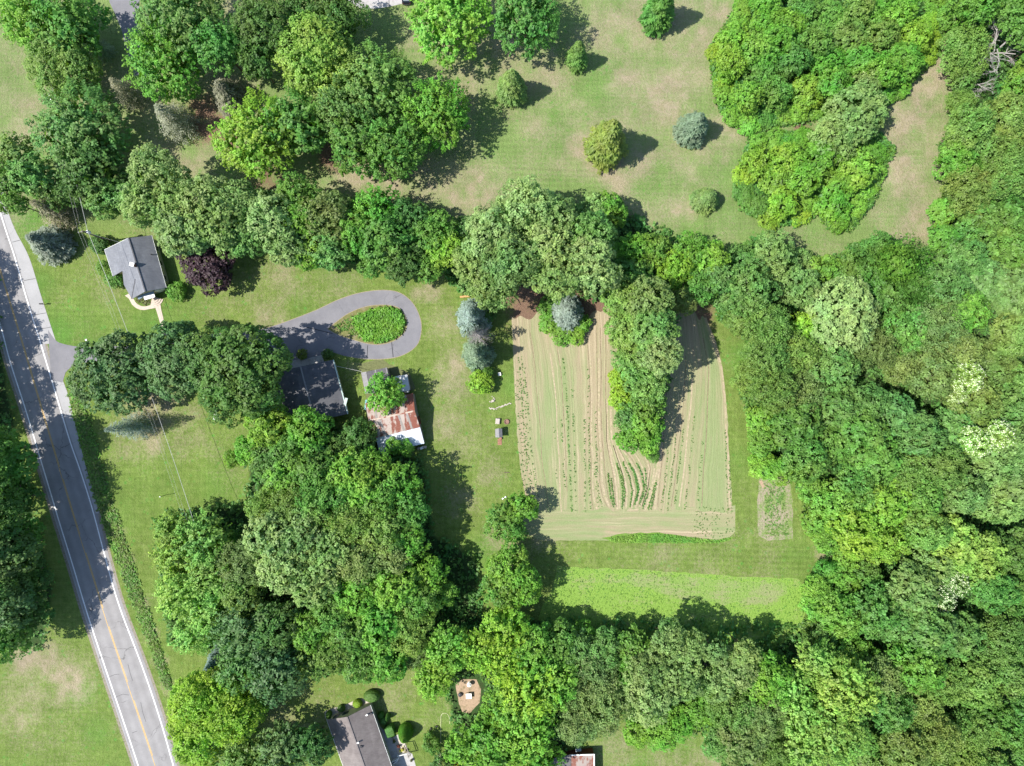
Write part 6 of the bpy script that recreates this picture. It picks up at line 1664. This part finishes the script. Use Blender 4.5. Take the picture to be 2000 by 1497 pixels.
# ---- power line
PT = G(161, 452, 9.0)
root = empty('utility_pole', (PT[0], PT[1], 0), 'utility pole with transformer above the grey house', 'utility pole')
mb = MB(); mb.tube([(PT[0], PT[1], 0), (PT[0], PT[1], 9.1)], [.17, .12], 9); mb.build('post', M['pole'], root)
mb = MB(); mb.box((PT[0], PT[1], 8.7), (2.0, .1, .12), math.radians(10)); ca_ = mb.build('crossarm', M['pole'], root)
for s_ in (-.85, -.3, .85): mb = MB(); mb.lathe((PT[0] + s_ * .98, PT[1] + s_ * .17, 8.76), [(.05, 0), (.07, .08), (.04, .16)], 8); mb.build('insulator', M['white'], ca_)
mb = MB(); mb.lathe((PT[0] + .42, PT[1] + .12, 7.4), [(.22, 0), (.27, .05), (.27, .85), (.22, .92)], 14); mb.build('transformer', M['white'], root)
EP = G(395, 1105, 9.0); TP = G(40, -20, 9.0)
root = empty('utility_pole', (EP[0], EP[1], 0), 'utility pole hidden in the bright tree group under the power line', 'utility pole'); mb = MB(); mb.tube([(EP[0], EP[1], 0), (EP[0], EP[1], 9.1)], [.17, .12], 9); mb.build('post', M['pole'], root)
mb = MB(); mb.box((EP[0], EP[1], 8.7), (2.0, .1, .12), math.radians(10)); mb.build('crossarm', M['pole'], root)
V3 = Vector
for i, (dx, r_, lb) in enumerate(((.83, .034, 'thick pale power line cable running down the left lawn'), (-.29, .010, 'thin power line wire left of the thick cable, nearer one'), (-.83, .010, 'thin power line wire left of the thick cable, outer one'))):
    a_ = V3(PT) + V3((dx, dx * .17, -.15)); b_ = V3(EP) + V3((dx, dx * .17, -.15)); c_ = V3(TP) + V3((dx, 0, -.15))
    mb = MB(); pts = []
    for i2 in range(40): t_ = i2 / 39; p = c_.lerp(a_, t_); p.z -= 1.0 * 4 * t_ * (1 - t_) * .5; pts.append(p)
    for i2 in range(1, 60): t_ = i2 / 59; p = a_.lerp(b_, t_); p.z -= 1.6 * 4 * t_ * (1 - t_); pts.append(p)
    mb.tube(pts, r_, 5); tag(mb.build('power_line', M['wire']), lb, 'cable', 'power line wires')
wire('service_wire', (PT[0], PT[1], 7.8), (*pt(180, 440, 7.485)(430, 260, 3.6)[:2], 3.7), .3, .02, 'thin service wire from the utility pole to the grey roof')

# ---- dark car at the top edge
q = G(795, -12); root = empty('parked_car', (q[0], q[1], 0), 'dark car cut off by the top edge beside the concrete pad', 'car')
M['paint'] = plain('dark_car_paint', (.012, .016, .022), .25, .1, 2, spec=.6)
cx, cy = q[0], q[1]; bw = .92
secs = [(-2.3, .78, .35, .75), (-2.15, .9, .3, .95), (-1.3, .92, .28, 1.02), (0, .92, .28, 1.02), (1.3, .92, .28, .98), (2.2, .86, .3, .85), (2.35, .7, .38, .72)]
mb = MB(); P = []; F = []
for (yy_, hw, z0, z1) in secs:
    P += [(cx - hw, cy + yy_, z0), (cx - hw, cy + yy_, (z0 + z1) / 2), (cx - hw * .93, cy + yy_, z1), (cx + hw * .93, cy + yy_, z1), (cx + hw, cy + yy_, (z0 + z1) / 2), (cx + hw, cy + yy_, z0)]
for i in range(len(secs) - 1):
    for k_ in range(6): j_ = (k_ + 1) % 6; F.append([i * 6 + k_, i * 6 + j_, i * 6 + 6 + j_, i * 6 + 6 + k_])
F += [list(range(6)), [len(P) - 6 + k_ for k_ in range(6)][::-1]]
mb.add(P, F); mb.build('body', M['paint'], root)
mb = MB(); secs2 = [(-2.0, .70, 1.0), (-1.55, .64, 1.5), (-.2, .62, 1.62), (.6, .62, 1.58), (1.25, .72, 1.0)]; P = []; F = []
for yy_, hw, z1 in secs2: P += [(cx - hw - .14 * (z1 > 1.2), cy + yy_, .98), (cx - hw, cy + yy_, z1), (cx + hw, cy + yy_, z1), (cx + hw + .14 * (z1 > 1.2), cy + yy_, .98)]
for i in range(4):
    for k_ in range(3): F.append([i * 4 + k_, i * 4 + k_ + 1, i * 4 + 5 + k_, i * 4 + 4 + k_])
mb.add(P, F); mb.build('cabin', M['paint'], root)
mb = MB(); mb.slab([(cx - .58, cy - 1.97, 1.06), (cx + .58, cy - 1.97, 1.06), (cx + .54, cy - 1.6, 1.50), (cx - .54, cy - 1.6, 1.50)], .02)
gl = plain('car_glass', (.25, .30, .33), .1, .2, 4, spec=.8); mb.build('rear_window', gl, root)  # pale base colour stands in for the reflection on the rear window
for sx_ in (-1, 1):
    for yy_ in (-1.4, 1.45):
        mb = MB(); P = []; F = []
        mb.tube([(cx + sx_ * .72, cy + yy_, .34), (cx + sx_ * .94, cy + yy_, .34)], .34, 14); wh = mb.build('wheel', M['dark'], root)
        mb = MB(); mb.tube([(cx + sx_ * .935, cy + yy_, .34), (cx + sx_ * .955, cy + yy_, .34)], .2, 10); mb.build('rim', M['zinc'], wh)
    mb = MB(); mb.box((cx + sx_ * .66, cy - 2.28, .72), (.25, .08, .14)); mb.build('tail_light', M['red_wall'], root)
mb = MB(); mb.box((cx, cy - 2.36, .42), (1.5, .12, .18), 0, .3); mb.build('bumper', M['dark'], root)
mb = MB(); mb.tube([(cx, cy - 2.3, .38), (cx, cy - 2.7, .38)], .05, 6); mb.build('tow_bar', M['dark'], root)
